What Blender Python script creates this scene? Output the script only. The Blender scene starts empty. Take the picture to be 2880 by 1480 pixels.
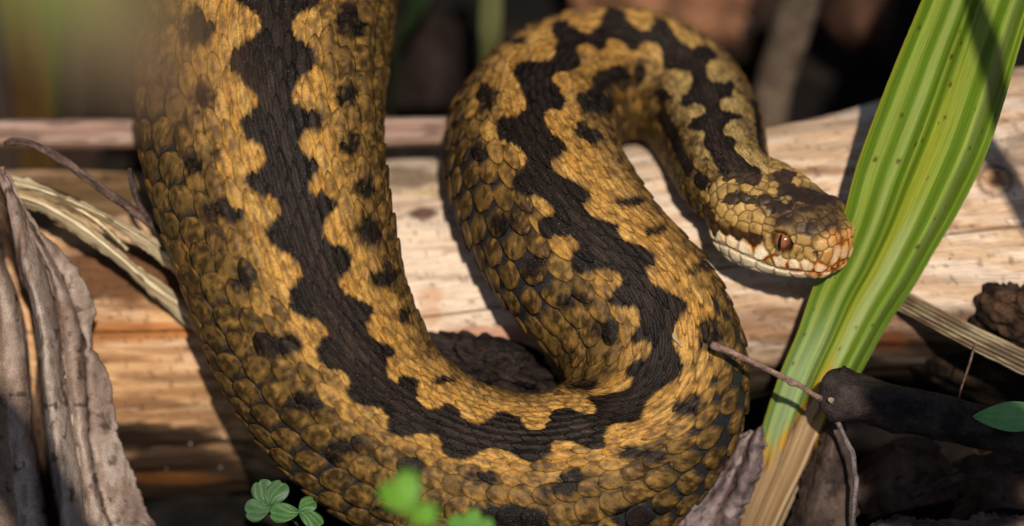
import bpy, math
import numpy as np
from mathutils import Vector, Matrix

# ------------------------------------------------------------------ camera, sky, sun
# everything is authored in centimetres and stored in metres
CM = 0.01
DIST = 60.0                       # camera to the reference plane, cm
PITCH = math.radians(45)
PPC = 230.0                       # photo pixels per cm in the reference plane
ORI = np.array([0.0, 0.0, 5.0])   # reference point in the middle of the picture
RIGHT = np.array([1.0, 0.0, 0.0])
FWD = np.array([0.0, math.cos(PITCH), -math.sin(PITCH)])
UPV = np.array([0.0, math.sin(PITCH), math.cos(PITCH)])

sc = bpy.context.scene
col = sc.collection
cd = bpy.data.cameras.new('camera')
cam = bpy.data.objects.new('camera', cd)
col.objects.link(cam)
cp = (ORI - FWD * DIST) * CM
M = Matrix((( RIGHT[0], UPV[0], -FWD[0], cp[0]),
            ( RIGHT[1], UPV[1], -FWD[1], cp[1]),
            ( RIGHT[2], UPV[2], -FWD[2], cp[2]), (0, 0, 0, 1)))
cam.matrix_world = M
cd.sensor_width = 36.0
cd.lens = 36.0 * DIST / (2880 / PPC)
cd.clip_start = 0.01
cd.clip_end = 50
cd.dof.use_dof = True
cd.dof.focus_distance = (DIST - 0.55) * CM
cd.dof.aperture_fstop = 10.0
sc.camera = cam

LC = np.array([0.085, 0.19, 0.97]); LC /= np.linalg.norm(LC)
LW = LC[0] * RIGHT + LC[1] * UPV - LC[2] * FWD
world = bpy.data.worlds.new('World'); sc.world = world; world.use_nodes = True
wt = world.node_tree; wt.nodes.clear()
sky = wt.nodes.new('ShaderNodeTexSky'); sky.sky_type = 'NISHITA'; sky.sun_disc = False
sky.sun_elevation = math.asin(LW[2]); sky.sun_rotation = math.atan2(LW[0], LW[1])
bg = wt.nodes.new('ShaderNodeBackground'); bg.inputs[1].default_value = 0.05
wo = wt.nodes.new('ShaderNodeOutputWorld')
wt.links.new(sky.outputs[0], bg.inputs[0]); wt.links.new(bg.outputs[0], wo.inputs[0])
sl = bpy.data.lights.new('sun', 'SUN'); sl.energy = 4.4; sl.angle = math.radians(0.53); sl.color = (1.0, 0.93, 0.82)
so = bpy.data.objects.new('sun', sl); col.objects.link(so)
so.rotation_euler = Vector(LW).to_track_quat('Z', 'Y').to_euler()
so.location = Vector(LW * 0.6)
vs = sc.view_settings
vs.view_transform = 'Standard'; vs.look = 'None'; vs.gamma = 1.0; vs.use_curve_mapping = False
vs.exposure = 0.0

# ------------------------------------------------------------------ helpers
rng = np.random.default_rng(7)

def px(x, y, w):
    """photo pixel (2880 x 1480) and depth behind the reference plane (cm) -> point, cm"""
    x = np.asarray(x, float); y = np.asarray(y, float); w = np.asarray(w, float)
    k = (DIST + w) / DIST
    u = (x - 1440) / PPC * k; v = (740 - y) / PPC * k
    return ORI + u[..., None] * RIGHT + v[..., None] * UPV + w[..., None] * FWD

def topx(P):
    d = P - ORI
    w = d @ FWD; k = (DIST + w) / DIST
    return (d @ RIGHT) / k * PPC + 1440, 740 - (d @ UPV) / k * PPC, w

def D(pts):
    """points read off a 2576 px wide copy of the picture"""
    a = np.array(pts, float); a[:, :2] /= 0.89444
    return a

def lin(r, g, b):
    c = np.array([r, g, b], float) / 255
    return np.where(c <= 0.04045, c / 12.92, ((c + 0.055) / 1.055) ** 2.4)

def smooth(a, b, x):
    t = np.clip((x - a) / (b - a), 0, 1)
    return t * t * (3 - 2 * t)

def mix(a, b, t):
    t = np.asarray(t)[..., None]
    return a * (1 - t) + b * t

def hash3(i, j, k, seed):
    n = (i * 374761393 + j * 668265263 + k * 2147483647 + seed * 1274126177).astype(np.int64) & 0xffffffff
    n = ((n ^ (n >> 13)) * 1274126177) & 0xffffffff
    n = ((n ^ (n >> 16)) * 2246822519) & 0xffffffff
    return ((n ^ (n >> 15)) & 0xffffff) / float(0xffffff)

def vnoise(P, seed=0):
    P = np.asarray(P, float)
    i = np.floor(P).astype(np.int64); f = P - i; f = f * f * (3 - 2 * f)
    out = 0
    for dx in (0, 1):
        for dy in (0, 1):
            for dz in (0, 1):
                wgt = (f[..., 0] if dx else 1 - f[..., 0]) * (f[..., 1] if dy else 1 - f[..., 1]) * (f[..., 2] if dz else 1 - f[..., 2])
                out = out + wgt * hash3(i[..., 0] + dx, i[..., 1] + dy, i[..., 2] + dz, seed)
    return out

def fbm(P, seed=0, octv=4):
    s = 0; a = 0.5; t = 0
    P = np.asarray(P, float)
    for o in range(octv):
        s = s + a * vnoise(P * 2 ** o, seed + o * 17); t += a; a *= 0.5
    return s / t

def catmull(pts, n):
    """pts (m,d) -> n samples, uniform in chord length"""
    p = np.asarray(pts, float)
    if len(p) == 2:
        t = np.linspace(0, 1, n)[:, None]
        return p[0] * (1 - t) + p[1] * t
    d = np.concatenate([[0], np.cumsum(np.linalg.norm(np.diff(p[:, :3], axis=0), axis=1) + 1e-9)])
    m = np.zeros_like(p)
    for i in range(len(p)):
        a, b = max(i - 1, 0), min(i + 1, len(p) - 1)
        m[i] = (p[b] - p[a]) / (d[b] - d[a])
    t = np.linspace(0, d[-1], n)
    k = np.clip(np.searchsorted(d, t, side='right') - 1, 0, len(p) - 2)
    h = d[k + 1] - d[k]; u = ((t - d[k]) / h)[:, None]; h = h[:, None]
    return ((2*u**3 - 3*u**2 + 1) * p[k] + (u**3 - 2*u**2 + u) * h * m[k] + (-2*u**3 + 3*u**2) * p[k + 1] + (u**3 - u**2) * h * m[k + 1])

def quads(m, n, off=0, wrap=False):
    i = np.arange(m - 1)[:, None]; jn = n if wrap else n - 1
    j = np.arange(jn)[None, :]
    j2 = (j + 1) % n
    q = np.stack([i * n + j, i * n + j2, (i + 1) * n + j2, (i + 1) * n + j], -1).reshape(-1, 4)
    return q + off

def new_mesh(name, V, F, C=None, X=None, smooth_shade=True):
    me = bpy.data.meshes.new(name)
    V = np.asarray(V, float)
    if isinstance(F, np.ndarray):
        nf, k = F.shape
        me.vertices.add(len(V)); me.loops.add(nf * k); me.polygons.add(nf)
        me.vertices.foreach_set('co', (V).astype(np.float32).ravel())
        me.loops.foreach_set('vertex_index', F.astype(np.int32).ravel())
        me.polygons.foreach_set('loop_start', (np.arange(nf) * k).astype(np.int32))
        me.update(calc_edges=True)
    else:
        me.from_pydata([tuple(v) for v in V], [], F); me.update()
    if C is not None:
        a = me.attributes.new('col', 'FLOAT_COLOR', 'POINT')
        c4 = np.ones((len(V), 4), np.float32); c4[:, :3] = C
        a.data.foreach_set('color', c4.ravel())
    if X is not None:
        a = me.attributes.new('loc', 'FLOAT_VECTOR', 'POINT')
        a.data.foreach_set('vector', np.asarray(X, np.float32).ravel())
    me.polygons.foreach_set('use_smooth', np.full(len(me.polygons), smooth_shade))
    return me

def obj(name, V, F, mat, parent=None, C=None, X=None, smooth_shade=True, label=None, cat=None, group=None, kind=None, origin=None):
    V = np.asarray(V, float)
    if parent is not None:
        o0 = np.array(parent['_o']) if '_o' in parent else np.zeros(3)
    elif origin is not None:
        o0 = np.asarray(origin, float)
    else:
        lo, hi = V.min(0), V.max(0)
        o0 = np.array([(lo[0] + hi[0]) / 2, (lo[1] + hi[1]) / 2, lo[2]])
    me = new_mesh(name, (V - o0) * CM, F, C, X, smooth_shade)
    o = bpy.data.objects.new(name, me); col.objects.link(o)
    if mat is not None: me.materials.append(mat)
    if parent is not None:
        o.parent = parent; ORIG[o.name] = o0; o['_o'] = [float(a) for a in o0]
    else:
        o.location = Vector(o0 * CM); o['_o'] = [float(a) for a in o0]
    tag(o, label, cat, group, kind)
    return o
ORIG = {}

def tag(o, label=None, cat=None, group=None, kind=None):
    if label: o['label'] = label
    if cat: o['category'] = cat
    if group: o['group'] = group
    if kind: o['kind'] = kind

def thing(name, at, label, cat, group=None):
    o = bpy.data.objects.new(name, None); col.objects.link(o)
    o.empty_display_size = 0.005
    o.location = Vector(np.asarray(at, float) * CM); o['_o'] = [float(a) for a in at]
    tag(o, label, cat, group)
    return o

def tube_arrays(P, R, nseg=14, jitter=0.0, seed=0, cap=True):
    P = np.asarray(P, float); n = len(P)
    R = np.broadcast_to(np.asarray(R, float), (n,))
    T = np.gradient(P, axis=0); T /= np.linalg.norm(T, axis=1)[:, None]
    a = np.array([0, 0, 1.0]) if abs(T[0, 2]) < 0.9 else np.array([1.0, 0, 0])
    N = np.zeros_like(P); b = a
    for i in range(n):
        b = b - (b @ T[i]) * T[i]; b /= np.linalg.norm(b); N[i] = b
    B = np.cross(T, N)
    ang = np.linspace(0, 2 * np.pi, nseg, endpoint=False)
    V = P[:, None] + R[:, None, None] * (np.cos(ang)[None, :, None] * N[:, None] + np.sin(ang)[None, :, None] * B[:, None])
    if jitter:
        d = (fbm(V.reshape(-1, 3) * 2.2 / max(R.mean(), .02) * 0.35, seed, 3).reshape(n, nseg) - 0.5) * 2 * jitter
        V = V + d[..., None] * R[:, None, None] * (np.cos(ang)[None, :, None] * N[:, None] + np.sin(ang)[None, :, None] * B[:, None])
    V = V.reshape(-1, 3); F = quads(n, nseg, 0, True)
    if cap:
        V = np.concatenate([V, P[:1], P[-1:]])
        c0, c1 = n * nseg, n * nseg + 1
        j = np.arange(nseg); j2 = (j + 1) % nseg
        F0 = np.stack([np.full(nseg, c0), j2, j, np.full(nseg, c0)], -1)
        f = [list(map(int, q)) for q in F] + [[c0, int(b_), int(a_)] for a_, b_ in zip(j, j2)] + \
            [[c1, int((n - 1) * nseg + a_), int((n - 1) * nseg + b_)] for a_, b_ in zip(j, j2)]
        return V, f
    return V, F

def sheet_arrays(G, th):
    """grid of points (m,n,3) -> closed thin shell"""
    m, n, _ = G.shape
    du = np.gradient(G, axis=0); dv = np.gradient(G, axis=1)
    N = np.cross(du, dv); N /= (np.linalg.norm(N, axis=-1, keepdims=True) + 1e-12)
    A = G + N * th / 2; Bm = G - N * th / 2
    V = np.concatenate([A.reshape(-1, 3), Bm.reshape(-1, 3)])
    F = [quads(m, n), quads(m, n, m * n)[:, ::-1]]
    o = m * n
    def rim(idx):
        idx = np.asarray(idx)
        return np.stack([idx[:-1], idx[:-1] + o, idx[1:] + o, idx[1:]], -1)
    F += [rim(np.arange(n)), rim(np.arange(m) * n + n - 1), rim((np.arange(n) + (m - 1) * n)[::-1]), rim((np.arange(m) * n)[::-1])]
    return V, np.concatenate(F)

def grid_up(ctrl, m, n):
    """ctrl rows of equal length (r,c,3) -> (m,n,3)"""
    c = np.asarray(ctrl, float)
    a = np.stack([catmull(c[i], n) for i in range(c.shape[0])], 0)
    return np.stack([catmull(a[:, j], m) for j in range(n)], 1)

def nd(nt, kind, **kw):
    n = nt.nodes.new(kind)
    for k, v in kw.items(): setattr(n, k, v)
    return n

def attr_mat(name, rough=0.6, spec=0.4, mott=(0, 0), mott2=(0, 0), bump=(0, 0), stretch=None, coord='Object', sheen=0.0, trans=0.0, coat=0.0, rough_var=0.0, speck=0.0):
    """base colour from the mesh's own colour attribute, with fine procedural grain and relief"""
    m = bpy.data.materials.new(name); m.use_nodes = True
    nt = m.node_tree; L = nt.links; bs = nt.nodes['Principled BSDF']
    at = nd(nt, 'ShaderNodeAttribute'); at.attribute_name = 'col'
    out = at.outputs['Color']
    tc = nd(nt, 'ShaderNodeTexCoord'); v = tc.outputs['Object']
    if coord == 'loc':
        la = nd(nt, 'ShaderNodeAttribute'); la.attribute_name = 'loc'; v = la.outputs['Vector']
    if stretch:
        mp = nd(nt, 'ShaderNodeMapping'); mp.inputs['Scale'].default_value = stretch
        L.new(v, mp.inputs[0]); v = mp.outputs[0]
    facs = []
    for sc_, am in (mott, mott2):
        if am:
            nz = nd(nt, 'ShaderNodeTexNoise'); nz.inputs['Scale'].default_value = sc_; nz.inputs['Detail'].default_value = 4; nz.inputs['Roughness'].default_value = 0.65
            L.new(v, nz.inputs['Vector'])
            mr = nd(nt, 'ShaderNodeMapRange'); mr.inputs[1].default_value = 0.3; mr.inputs[2].default_value = 0.7
            mr.inputs[3].default_value = 1 - am; mr.inputs[4].default_value = 1 + am * 0.8
            L.new(nz.outputs[0], mr.inputs[0])
            mx = nd(nt, 'ShaderNodeVectorMath', operation='SCALE')
            L.new(out, mx.inputs[0]); L.new(mr.outputs[0], mx.inputs['Scale']); out = mx.outputs[0]
    if speck:      # pale specks painted in for fine glints
        nz = nd(nt, 'ShaderNodeTexNoise'); nz.inputs['Scale'].default_value = 6500; nz.inputs['Detail'].default_value = 1
        L.new(v, nz.inputs['Vector'])
        mr = nd(nt, 'ShaderNodeMapRange'); mr.inputs[1].default_value = 0.66; mr.inputs[2].default_value = 0.76; mr.inputs[4].default_value = speck
        L.new(nz.outputs[0], mr.inputs[0])
        ad = nd(nt, 'ShaderNodeMix'); ad.data_type = 'RGBA'; ad.inputs['B'].default_value = (0.22, 0.17, 0.14, 1)
        L.new(mr.outputs[0], ad.inputs['Factor']); L.new(out, ad.inputs['A']); out = ad.outputs['Result']
    L.new(out, bs.inputs['Base Color'])
    bs.inputs['Roughness'].default_value = rough
    bs.inputs['Specular IOR Level'].default_value = spec
    if coat:
        bs.inputs['Coat Weight'].default_value = coat; bs.inputs['Coat Roughness'].default_value = 0.05
    if bump[1]:
        nz = nd(nt, 'ShaderNodeTexNoise'); nz.inputs['Scale'].default_value = bump[0]; nz.inputs['Detail'].default_value = 4
        L.new(v, nz.inputs['Vector'])
        bp = nd(nt, 'ShaderNodeBump'); bp.inputs['Strength'].default_value = 1.0; bp.inputs['Distance'].default_value = bump[1]
        L.new(nz.outputs[0], bp.inputs['Height']); L.new(bp.outputs[0], bs.inputs['Normal'])
        if rough_var:
            r = nd(nt, 'ShaderNodeMapRange'); r.inputs[3].default_value = rough - rough_var; r.inputs[4].default_value = rough + rough_var
            L.new(nz.outputs[0], r.inputs[0]); L.new(r.outputs[0], bs.inputs['Roughness'])
    if trans:
        tr = nd(nt, 'ShaderNodeBsdfTranslucent'); L.new(out, tr.inputs[0])
        ms = nd(nt, 'ShaderNodeMixShader'); ms.inputs[0].default_value = trans
        L.new(bs.outputs[0], ms.inputs[1]); L.new(tr.outputs[0], ms.inputs[2])
        L.new(ms.outputs[0], nt.nodes['Material Output'].inputs[0])
    return m

M_scale = attr_mat('adder_scale', rough=0.50, spec=0.12, mott=(2600, 0.32), mott2=(9000, 0.40), bump=(5200, 0.00008), rough_var=0.14, speck=0.55)
M_skin = attr_mat('adder_skin', rough=0.5, spec=0.2, mott=(3000, 0.2), bump=(5000, 0.00004))
M_head = attr_mat('adder_head', rough=0.46, spec=0.22, mott=(3500, 0.22), mott2=(9000, 0.18), bump=(6000, 0.00004), rough_var=0.12, speck=0.35)
M_eye = attr_mat('adder_eye', rough=0.12, spec=0.6, mott=(6000, 0.3), coat=1.0)
M_wood = attr_mat('bare_wood', rough=0.72, spec=0.15, mott=(1.0, 0.22), mott2=(3.2, 0.20), bump=(2.2, 0.00022), stretch=(2.0, 22.0, 22.0), coord='loc')
M_bark = attr_mat('dark_bark', rough=0.8, spec=0.12, mott=(900, 0.5), mott2=(3000, 0.4), bump=(1800, 0.0005))
M_twig = attr_mat('twig_bark', rough=0.7, spec=0.12, mott=(1500, 0.4), mott2=(5000, 0.3), bump=(2600, 0.00030))
M_dead = attr_mat('dead_leaf', rough=0.75, spec=0.12, mott=(700, 0.25), mott2=(4500, 0.28), bump=(2800, 0.00014), trans=0.12)
M_straw = attr_mat('dry_straw', rough=0.62, spec=0.35, mott=(1.0, 0.25), mott2=(4.0, 0.2), bump=(2.0, 0.00012), stretch=(1.2, 26.0, 1.0), coord='loc', trans=0.12)
M_green = attr_mat('green_blade', rough=0.36, spec=0.5, mott=(1.0, 0.22), mott2=(3.0, 0.14), bump=(1.6, 0.00020), stretch=(0.5, 52.0, 1.0), coord='loc', trans=0.22)
M_clover = attr_mat('clover_leaf', rough=0.48, spec=0.4, mott=(1200, 0.12), mott2=(6000, 0.12), bump=(5000, 0.00003), trans=0.25)
M_soil = attr_mat('soil', rough=0.9, spec=0.2, mott=(300, 0.5), mott2=(1600, 0.5), bump=(900, 0.0008))
M_clod = attr_mat('clod', rough=0.7, spec=0.14, mott=(900, 0.3), mott2=(4000, 0.35), bump=(1900, 0.00035))

# ------------------------------------------------------------------ ground
def ground_h(x, y):
    """soil height in cm: rises under the front bend of the snake and behind the log"""
    h = 1.35 * np.exp(-((y + 2.2) / 1.6) ** 2) * np.exp(-((x + 1.0) / 7.0) ** 4)
    h = h + 0.6 * smooth(6, 14, y) - 0.5 * np.exp(-((y - 5.0) / 2.2) ** 2)
    return h

def build_ground():
    n = 360
    t = np.linspace(-1, 1, n)
    g = 16 * t + 300 * np.sign(t) * np.abs(t) ** 9
    X, Y = np.meshgrid(g, g + 3.0, indexing='ij')
    near = np.exp(-(X / 30) ** 2 - ((Y - 3) / 30) ** 2)
    P = np.stack([X, Y, X * 0], -1)
    Z = ground_h(X, Y) + near * ((fbm(P * 0.5, 3, 3) - .5) * 1.4 + (fbm(P * 2.0, 5, 4) - .5) * 0.8)
    V = np.stack([X, Y, Z], -1).reshape(-1, 3)
    c = fbm(V * 1.3, 21, 4)
    C = mix(lin(18, 13, 10), lin(44, 32, 25), smooth(.4, .75, c))
    C = mix(C, lin(12, 9, 8), smooth(.45, .65, fbm(V * 3, 9, 3)))
    obj('soil_ground', V, quads(n, n), M_soil, C=C, label='dark soil under the log', kind='structure', origin=(0, 0, 0))
build_ground()

# ------------------------------------------------------------------ the fallen log
LOGC = np.array([  # photo x, y of the axis, depth, radius
    (-1500, 950, 3.6, 2.1), (-300, 935, 3.42, 2.06), (400, 932, 3.42, 2.05), (900, 915, 3.38, 2.03), (1300, 880, 3.2, 1.96),
    (1700, 815, 2.9, 1.82), (2100, 745, 2.6, 1.68), (2450, 690, 2.55, 1.75), (2880, 640, 2.75, 1.95), (3400, 600, 3.0, 2.0), (4400, 560, 3.4, 2.0)], float)

def build_log():
    axis = px(LOGC[:, 0], LOGC[:, 1], LOGC[:, 2])
    n, m = 900, 260
    S = catmull(np.concatenate([axis, LOGC[:, 3:4]], 1), n)
    P, R = S[:, :3], S[:, 3]
    T = np.gradient(P, axis=0); T /= np.linalg.norm(T, axis=1)[:, None]
    # angle 0 faces the camera
    N = -FWD[None] - (T @ -FWD)[:, None] * T; N /= np.linalg.norm(N, axis=1)[:, None]
    B = np.cross(T, N)
    ang = np.linspace(0, 2 * np.pi, m, endpoint=False)
    sl_ = np.concatenate([[0], np.cumsum(np.linalg.norm(np.diff(P, axis=0), axis=1))])
    A, SS = np.meshgrid(ang, sl_)
    uvw = np.stack([SS, np.cos(A) * 2, np.sin(A) * 2], -1)
    grain = fbm(uvw * np.array([0.35, 4.5, 4.5]), 31, 4)
    fine = fbm(uvw * np.array([1.0, 14, 14]), 33, 3)
    big = fbm(uvw * np.array([0.4, .8, .8]), 35, 3)
    disp = (big - .5) * 0.35 + (grain - .5) * 0.12 + (fine - .5) * 0.05
    rr = R[:, None] * 1.0 + disp
    dirv = np.cos(A)[..., None] * N[:, None] + np.sin(A)[..., None] * B[:, None]
    V = P[:, None] + rr[..., None] * dirv
    X, Y, W = topx(V.reshape(-1, 3)); X = X.reshape(n, m); Y = Y.reshape(n, m)
    front = (np.cos(A) > -0.1).astype(float)
    # knot: raised swirl on the right, grain flows round it
    kd = np.hypot((X - 2795) / 1.15, Y - 515)
    V += dirv * (0.10 * np.exp(-(kd / 70) ** 2) - 0.10 * np.exp(-(kd / 22) ** 2) + 0.25 * np.exp(-(np.hypot(X - 2860, Y - 760) / 170) ** 2))[..., None] * front[..., None]
    # ---- colours of the weathered wood
    cream, tan, brown, dark, orange = lin(230, 204, 180), lin(204, 166, 130), lin(128, 84, 52), lin(40, 27, 20), lin(176, 108, 50)
    warp = fbm(np.stack([X / 260, Y / 150, X * 0], -1), 50, 3) - .5
    st = fbm(np.stack([X / 420 + warp, (Y + warp * 60) / 22, X * 0 + 3], -1), 41, 4)
    st2 = fbm(np.stack([X / 160, Y / 7, X * 0 + 9], -1), 44, 3)
    swirl = np.sin((kd / 12 + 8 * warp)) * np.exp(-(kd / 230) ** 2) * smooth(40, 90, kd)
    C = mix(cream, tan, smooth(.38, .62, st + 0.05))
    C = mix(C, brown, smooth(.56, .80, st2 * .5 + st * .5) * 0.75)
    C = mix(C, brown, np.clip(swirl, 0, 1) * .45)
    bl = smooth(900, 1150, X) * (1 - .75 * smooth(1700, 2050, X)); C = mix(C, lin(236, 212, 188) * (.80 + .35 * st)[..., None], bl * (.50 + .25 * smooth(.35, .6, fbm(np.stack([X / 230, Y / 110, X * 0], -1), 52, 3))))
    def stain(C, x, y, rx, ry, c, k, rag=0.5, sh=0.55):
        rag_n = fbm(np.stack([X / 120, Y / 26, X * 0 + x], -1), int(x) % 97, 4) - .5
        d = np.hypot((X - x) / rx, (Y - y) / ry) + rag_n * 2 * rag
        return mix(C, c, k * (1 - smooth(sh, 1.0, d)) * front)
    # left stretch
    C = mix(C, lin(206, 156, 104), 0.65 * (1 - smooth(700, 1000, X)))
    C = stain(C, 330, 770, 420, 95, brown * .55, .95, .35)
    C = stain(C, 120, 560, 560, 100, lin(100, 76, 48), .9, .35)
    C = stain(C, 400, 935, 260, 30, orange, .9, .3)
    C = stain(C, 300, 880, 120, 40, tan, .8)
    C = stain(C, 560, 1105, 380, 20, brown, .6)
    C = stain(C, 300, 1010, 180, 16, brown, .7)
    C = stain(C, 330, 1140, 260, 24, brown * .7, .75, .6)
    C = stain(C, 480, 1060, 220, 14, brown * .9, .6, .6)
    C = stain(C, 290, 925, 160, 60, lin(150, 96, 50), .6, .6)
    C = stain(C, 500, 985, 160, 12, brown, .5)
    C = stain(C, 420, 860, 200, 14, brown * .8, .7)
    C = stain(C, 1300, 700, 260, 10, brown, .45)
    C = stain(C, 1250, 780, 200, 9, brown, .4)
    C = stain(C, 2200, 480, 260, 10, brown, .5)
    C = stain(C, 2200, 620, 240, 9, brown, .45)
    C = stain(C, 2700, 640, 200, 12, brown, .5)
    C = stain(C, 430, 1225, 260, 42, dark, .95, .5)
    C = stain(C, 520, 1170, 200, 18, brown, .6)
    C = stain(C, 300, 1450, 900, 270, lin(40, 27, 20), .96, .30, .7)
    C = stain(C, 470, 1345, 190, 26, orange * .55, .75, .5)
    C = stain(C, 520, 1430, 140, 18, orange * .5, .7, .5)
    # between the coils
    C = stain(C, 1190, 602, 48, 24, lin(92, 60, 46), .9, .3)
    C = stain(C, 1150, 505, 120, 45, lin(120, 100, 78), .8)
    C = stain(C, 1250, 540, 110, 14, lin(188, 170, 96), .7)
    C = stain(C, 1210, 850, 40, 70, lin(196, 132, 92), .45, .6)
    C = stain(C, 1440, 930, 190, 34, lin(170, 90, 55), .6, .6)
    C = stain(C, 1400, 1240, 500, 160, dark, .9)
    # right stretch
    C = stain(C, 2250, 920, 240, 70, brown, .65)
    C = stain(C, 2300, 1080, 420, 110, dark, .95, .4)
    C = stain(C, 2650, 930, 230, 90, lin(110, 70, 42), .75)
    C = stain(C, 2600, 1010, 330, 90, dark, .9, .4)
    C = stain(C, 2480, 960, 90, 30, lin(120, 66, 36), .7)
    C = stain(C, 2890, 430, 80, 60, lin(120, 95, 78), .7)
    C = mix(C, lin(176, 130, 86), np.exp(-(kd / 45) ** 2) * .8)
    C = mix(C, lin(70, 44, 28), (np.exp(-(kd / 17) ** 2) + .7 * np.exp(-((kd - 40) / 7) ** 2)))
    C = mix(C, dark, smooth(.72, .8, fbm(np.stack([X / 16, Y / 11, X * 0], -1), 77, 2)) * .5)
    crack = fbm(np.stack([X / 520 + 7, (Y + warp * 150) / 9, X * 0 + 5], -1), 47, 2)
    ck = smooth(.80, .88, crack) * smooth(.45, .6, fbm(np.stack([X / 300, Y / 90, X * 0], -1), 48, 2))
    V -= dirv * (ck * .04)[..., None]
    C = mix(C, lin(96, 66, 46), ck * .55)
    loc = np.stack([SS, A * 2.0, A * 0], -1)
    V[0] = P[0]; V[-1] = P[-1]          # closed ends
    global LOGV, LOGF
    LOGV, LOGF = V.copy(), np.cos(A)
    F = quads(n, m, 0, True)
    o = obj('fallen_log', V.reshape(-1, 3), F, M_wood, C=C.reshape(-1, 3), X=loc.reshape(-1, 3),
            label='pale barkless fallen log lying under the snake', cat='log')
    return o
LOG = build_log()

# ------------------------------------------------------------------ the adder
# centre line from the head backwards: x, y (2576 px copy), depth of the axis, half width, roll
BODY = D([
    (1826, 462, 0.55, 122), (1812, 420, 0.95, 126), (1795, 370, 1.45, 134), (1772, 315, 2.0, 142), (1742, 268, 2.45, 150), (1688, 222, 2.75, 158),
    (1610, 196, 2.85, 168), (1512, 200, 2.75, 176), (1425, 235, 2.45, 188), (1362, 292, 2.0, 202), (1334, 365, 1.5, 214),
    (1348, 450, 1.0, 222), (1395, 548, 0.6, 227), (1474, 672, 0.35, 229), (1588, 785, 0.25, 227), (1648, 895, 0.22, 229), (1655, 1005, 0.25, 228),
    (1590, 1125, 0.28, 226), (1465, 1212, 0.25, 232), (1312, 1240, 0.2, 238), (1160, 1212, 0.15, 238), (1022, 1142, 0.1, 240),
    (900, 1040, 0.05, 246), (820, 915, 0.0, 258), (768, 805, 0.0, 266), (736, 700, 0.0, 272), (710, 600, 0.05, 280), (684, 500, 0.12, 290),
    (664, 400, 0.28, 301), (654, 300, 0.5, 308), (658, 150, 1.0, 314), (676, 0, 1.7, 318), (700, -200, 3.4, 318)])

def build_centre():
    P = px(BODY[:, 0], BODY[:, 1], BODY[:, 2])
    R = BODY[:, 3] / 0.89444 / PPC * (DIST + BODY[:, 2]) / DIST
    # out of frame it comes down behind the log and tapers away
    ext = P[-1] + np.array([[0.4, 2.4, -0.6], [1.5, 4.6, -2.6], [3.4, 6.4, -4.0], [6.5, 7.6, -4.7], [10.5, 7.4, -5.0], [14, 6.2, -5.1]])
    tip = px(*[np.array(v) for v in (2116 / .89444, 634 / .89444, -0.50)])
    hx = (tip - P[0]) / np.linalg.norm(tip - P[0])
    P = np.concatenate([P[:1] + hx * 0.62, P[:1] + hx * 0.32, P, ext]); R = np.concatenate([[.44, .53], R, [1.5, 1.4, 1.25, 1.0, 0.7, 0.3]])
    R[2] = .575; R[3] = .59
    S = catmull(np.concatenate([P, R[:, None]], 1), 1400)
    k = np.exp(-np.linspace(-2.5, 2.5, 41) ** 2 / 2); k /= k.sum()
    Sp = np.concatenate([S[:1] + (S[:1] - S[20:0:-1]), S, S[-1:] + (S[-1:] - S[-2:-22:-1])])
    S = np.stack([np.convolve(Sp[:, i], k, 'valid') for i in range(4)], 1)
    return S[:, :3], S[:, 3]
CB, RB = build_centre()
NAPE = px(np.array(BODY[0, 0]), np.array(BODY[0, 1]), np.array(BODY[0, 2]))
SB = np.concatenate([[0], np.cumsum(np.linalg.norm(np.diff(CB, axis=0), axis=1))])
TB = np.gradient(CB, axis=0); TB /= np.linalg.norm(TB, axis=1)[:, None]
Z = np.array([0, 0, 1.0])
NB = Z[None] - (TB @ Z)[:, None] * TB; NB /= np.linalg.norm(NB, axis=1)[:, None]
kk = np.exp(-np.linspace(-2.5, 2.5, 61) ** 2 / 2); kk /= kk.sum()
NB = np.stack([np.convolve(np.pad(NB[:, i], 30, mode='edge'), kk, 'valid') for i in range(3)], 1)
NB -= (NB * TB).sum(1)[:, None] * TB; NB /= np.linalg.norm(NB, axis=1)[:, None]
BB = np.cross(TB, NB)

def body_pt(s, th, h):
    """point on the body: distance from the head, angle from the spine, height above the skin"""
    s = np.clip(np.asarray(s, float), 0, SB[-1])
    it = lambda A: np.stack([np.interp(s, SB, A[:, i]) for i in range(3)], -1)
    c, n, b = it(CB), it(NB), it(BB); r = np.interp(s, SB, RB)
    n = n / np.linalg.norm(n, axis=-1, keepdims=True); b = b / np.linalg.norm(b, axis=-1, keepdims=True)
    ridge = 1 + 0.02 * np.cos(th) - 0.14 * smooth(0.2, 1.0, -np.cos(th))
    rad = (r * ridge + h)[..., None]
    return c + rad * (np.cos(th)[..., None] * n + np.sin(th)[..., None] * b)

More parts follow.
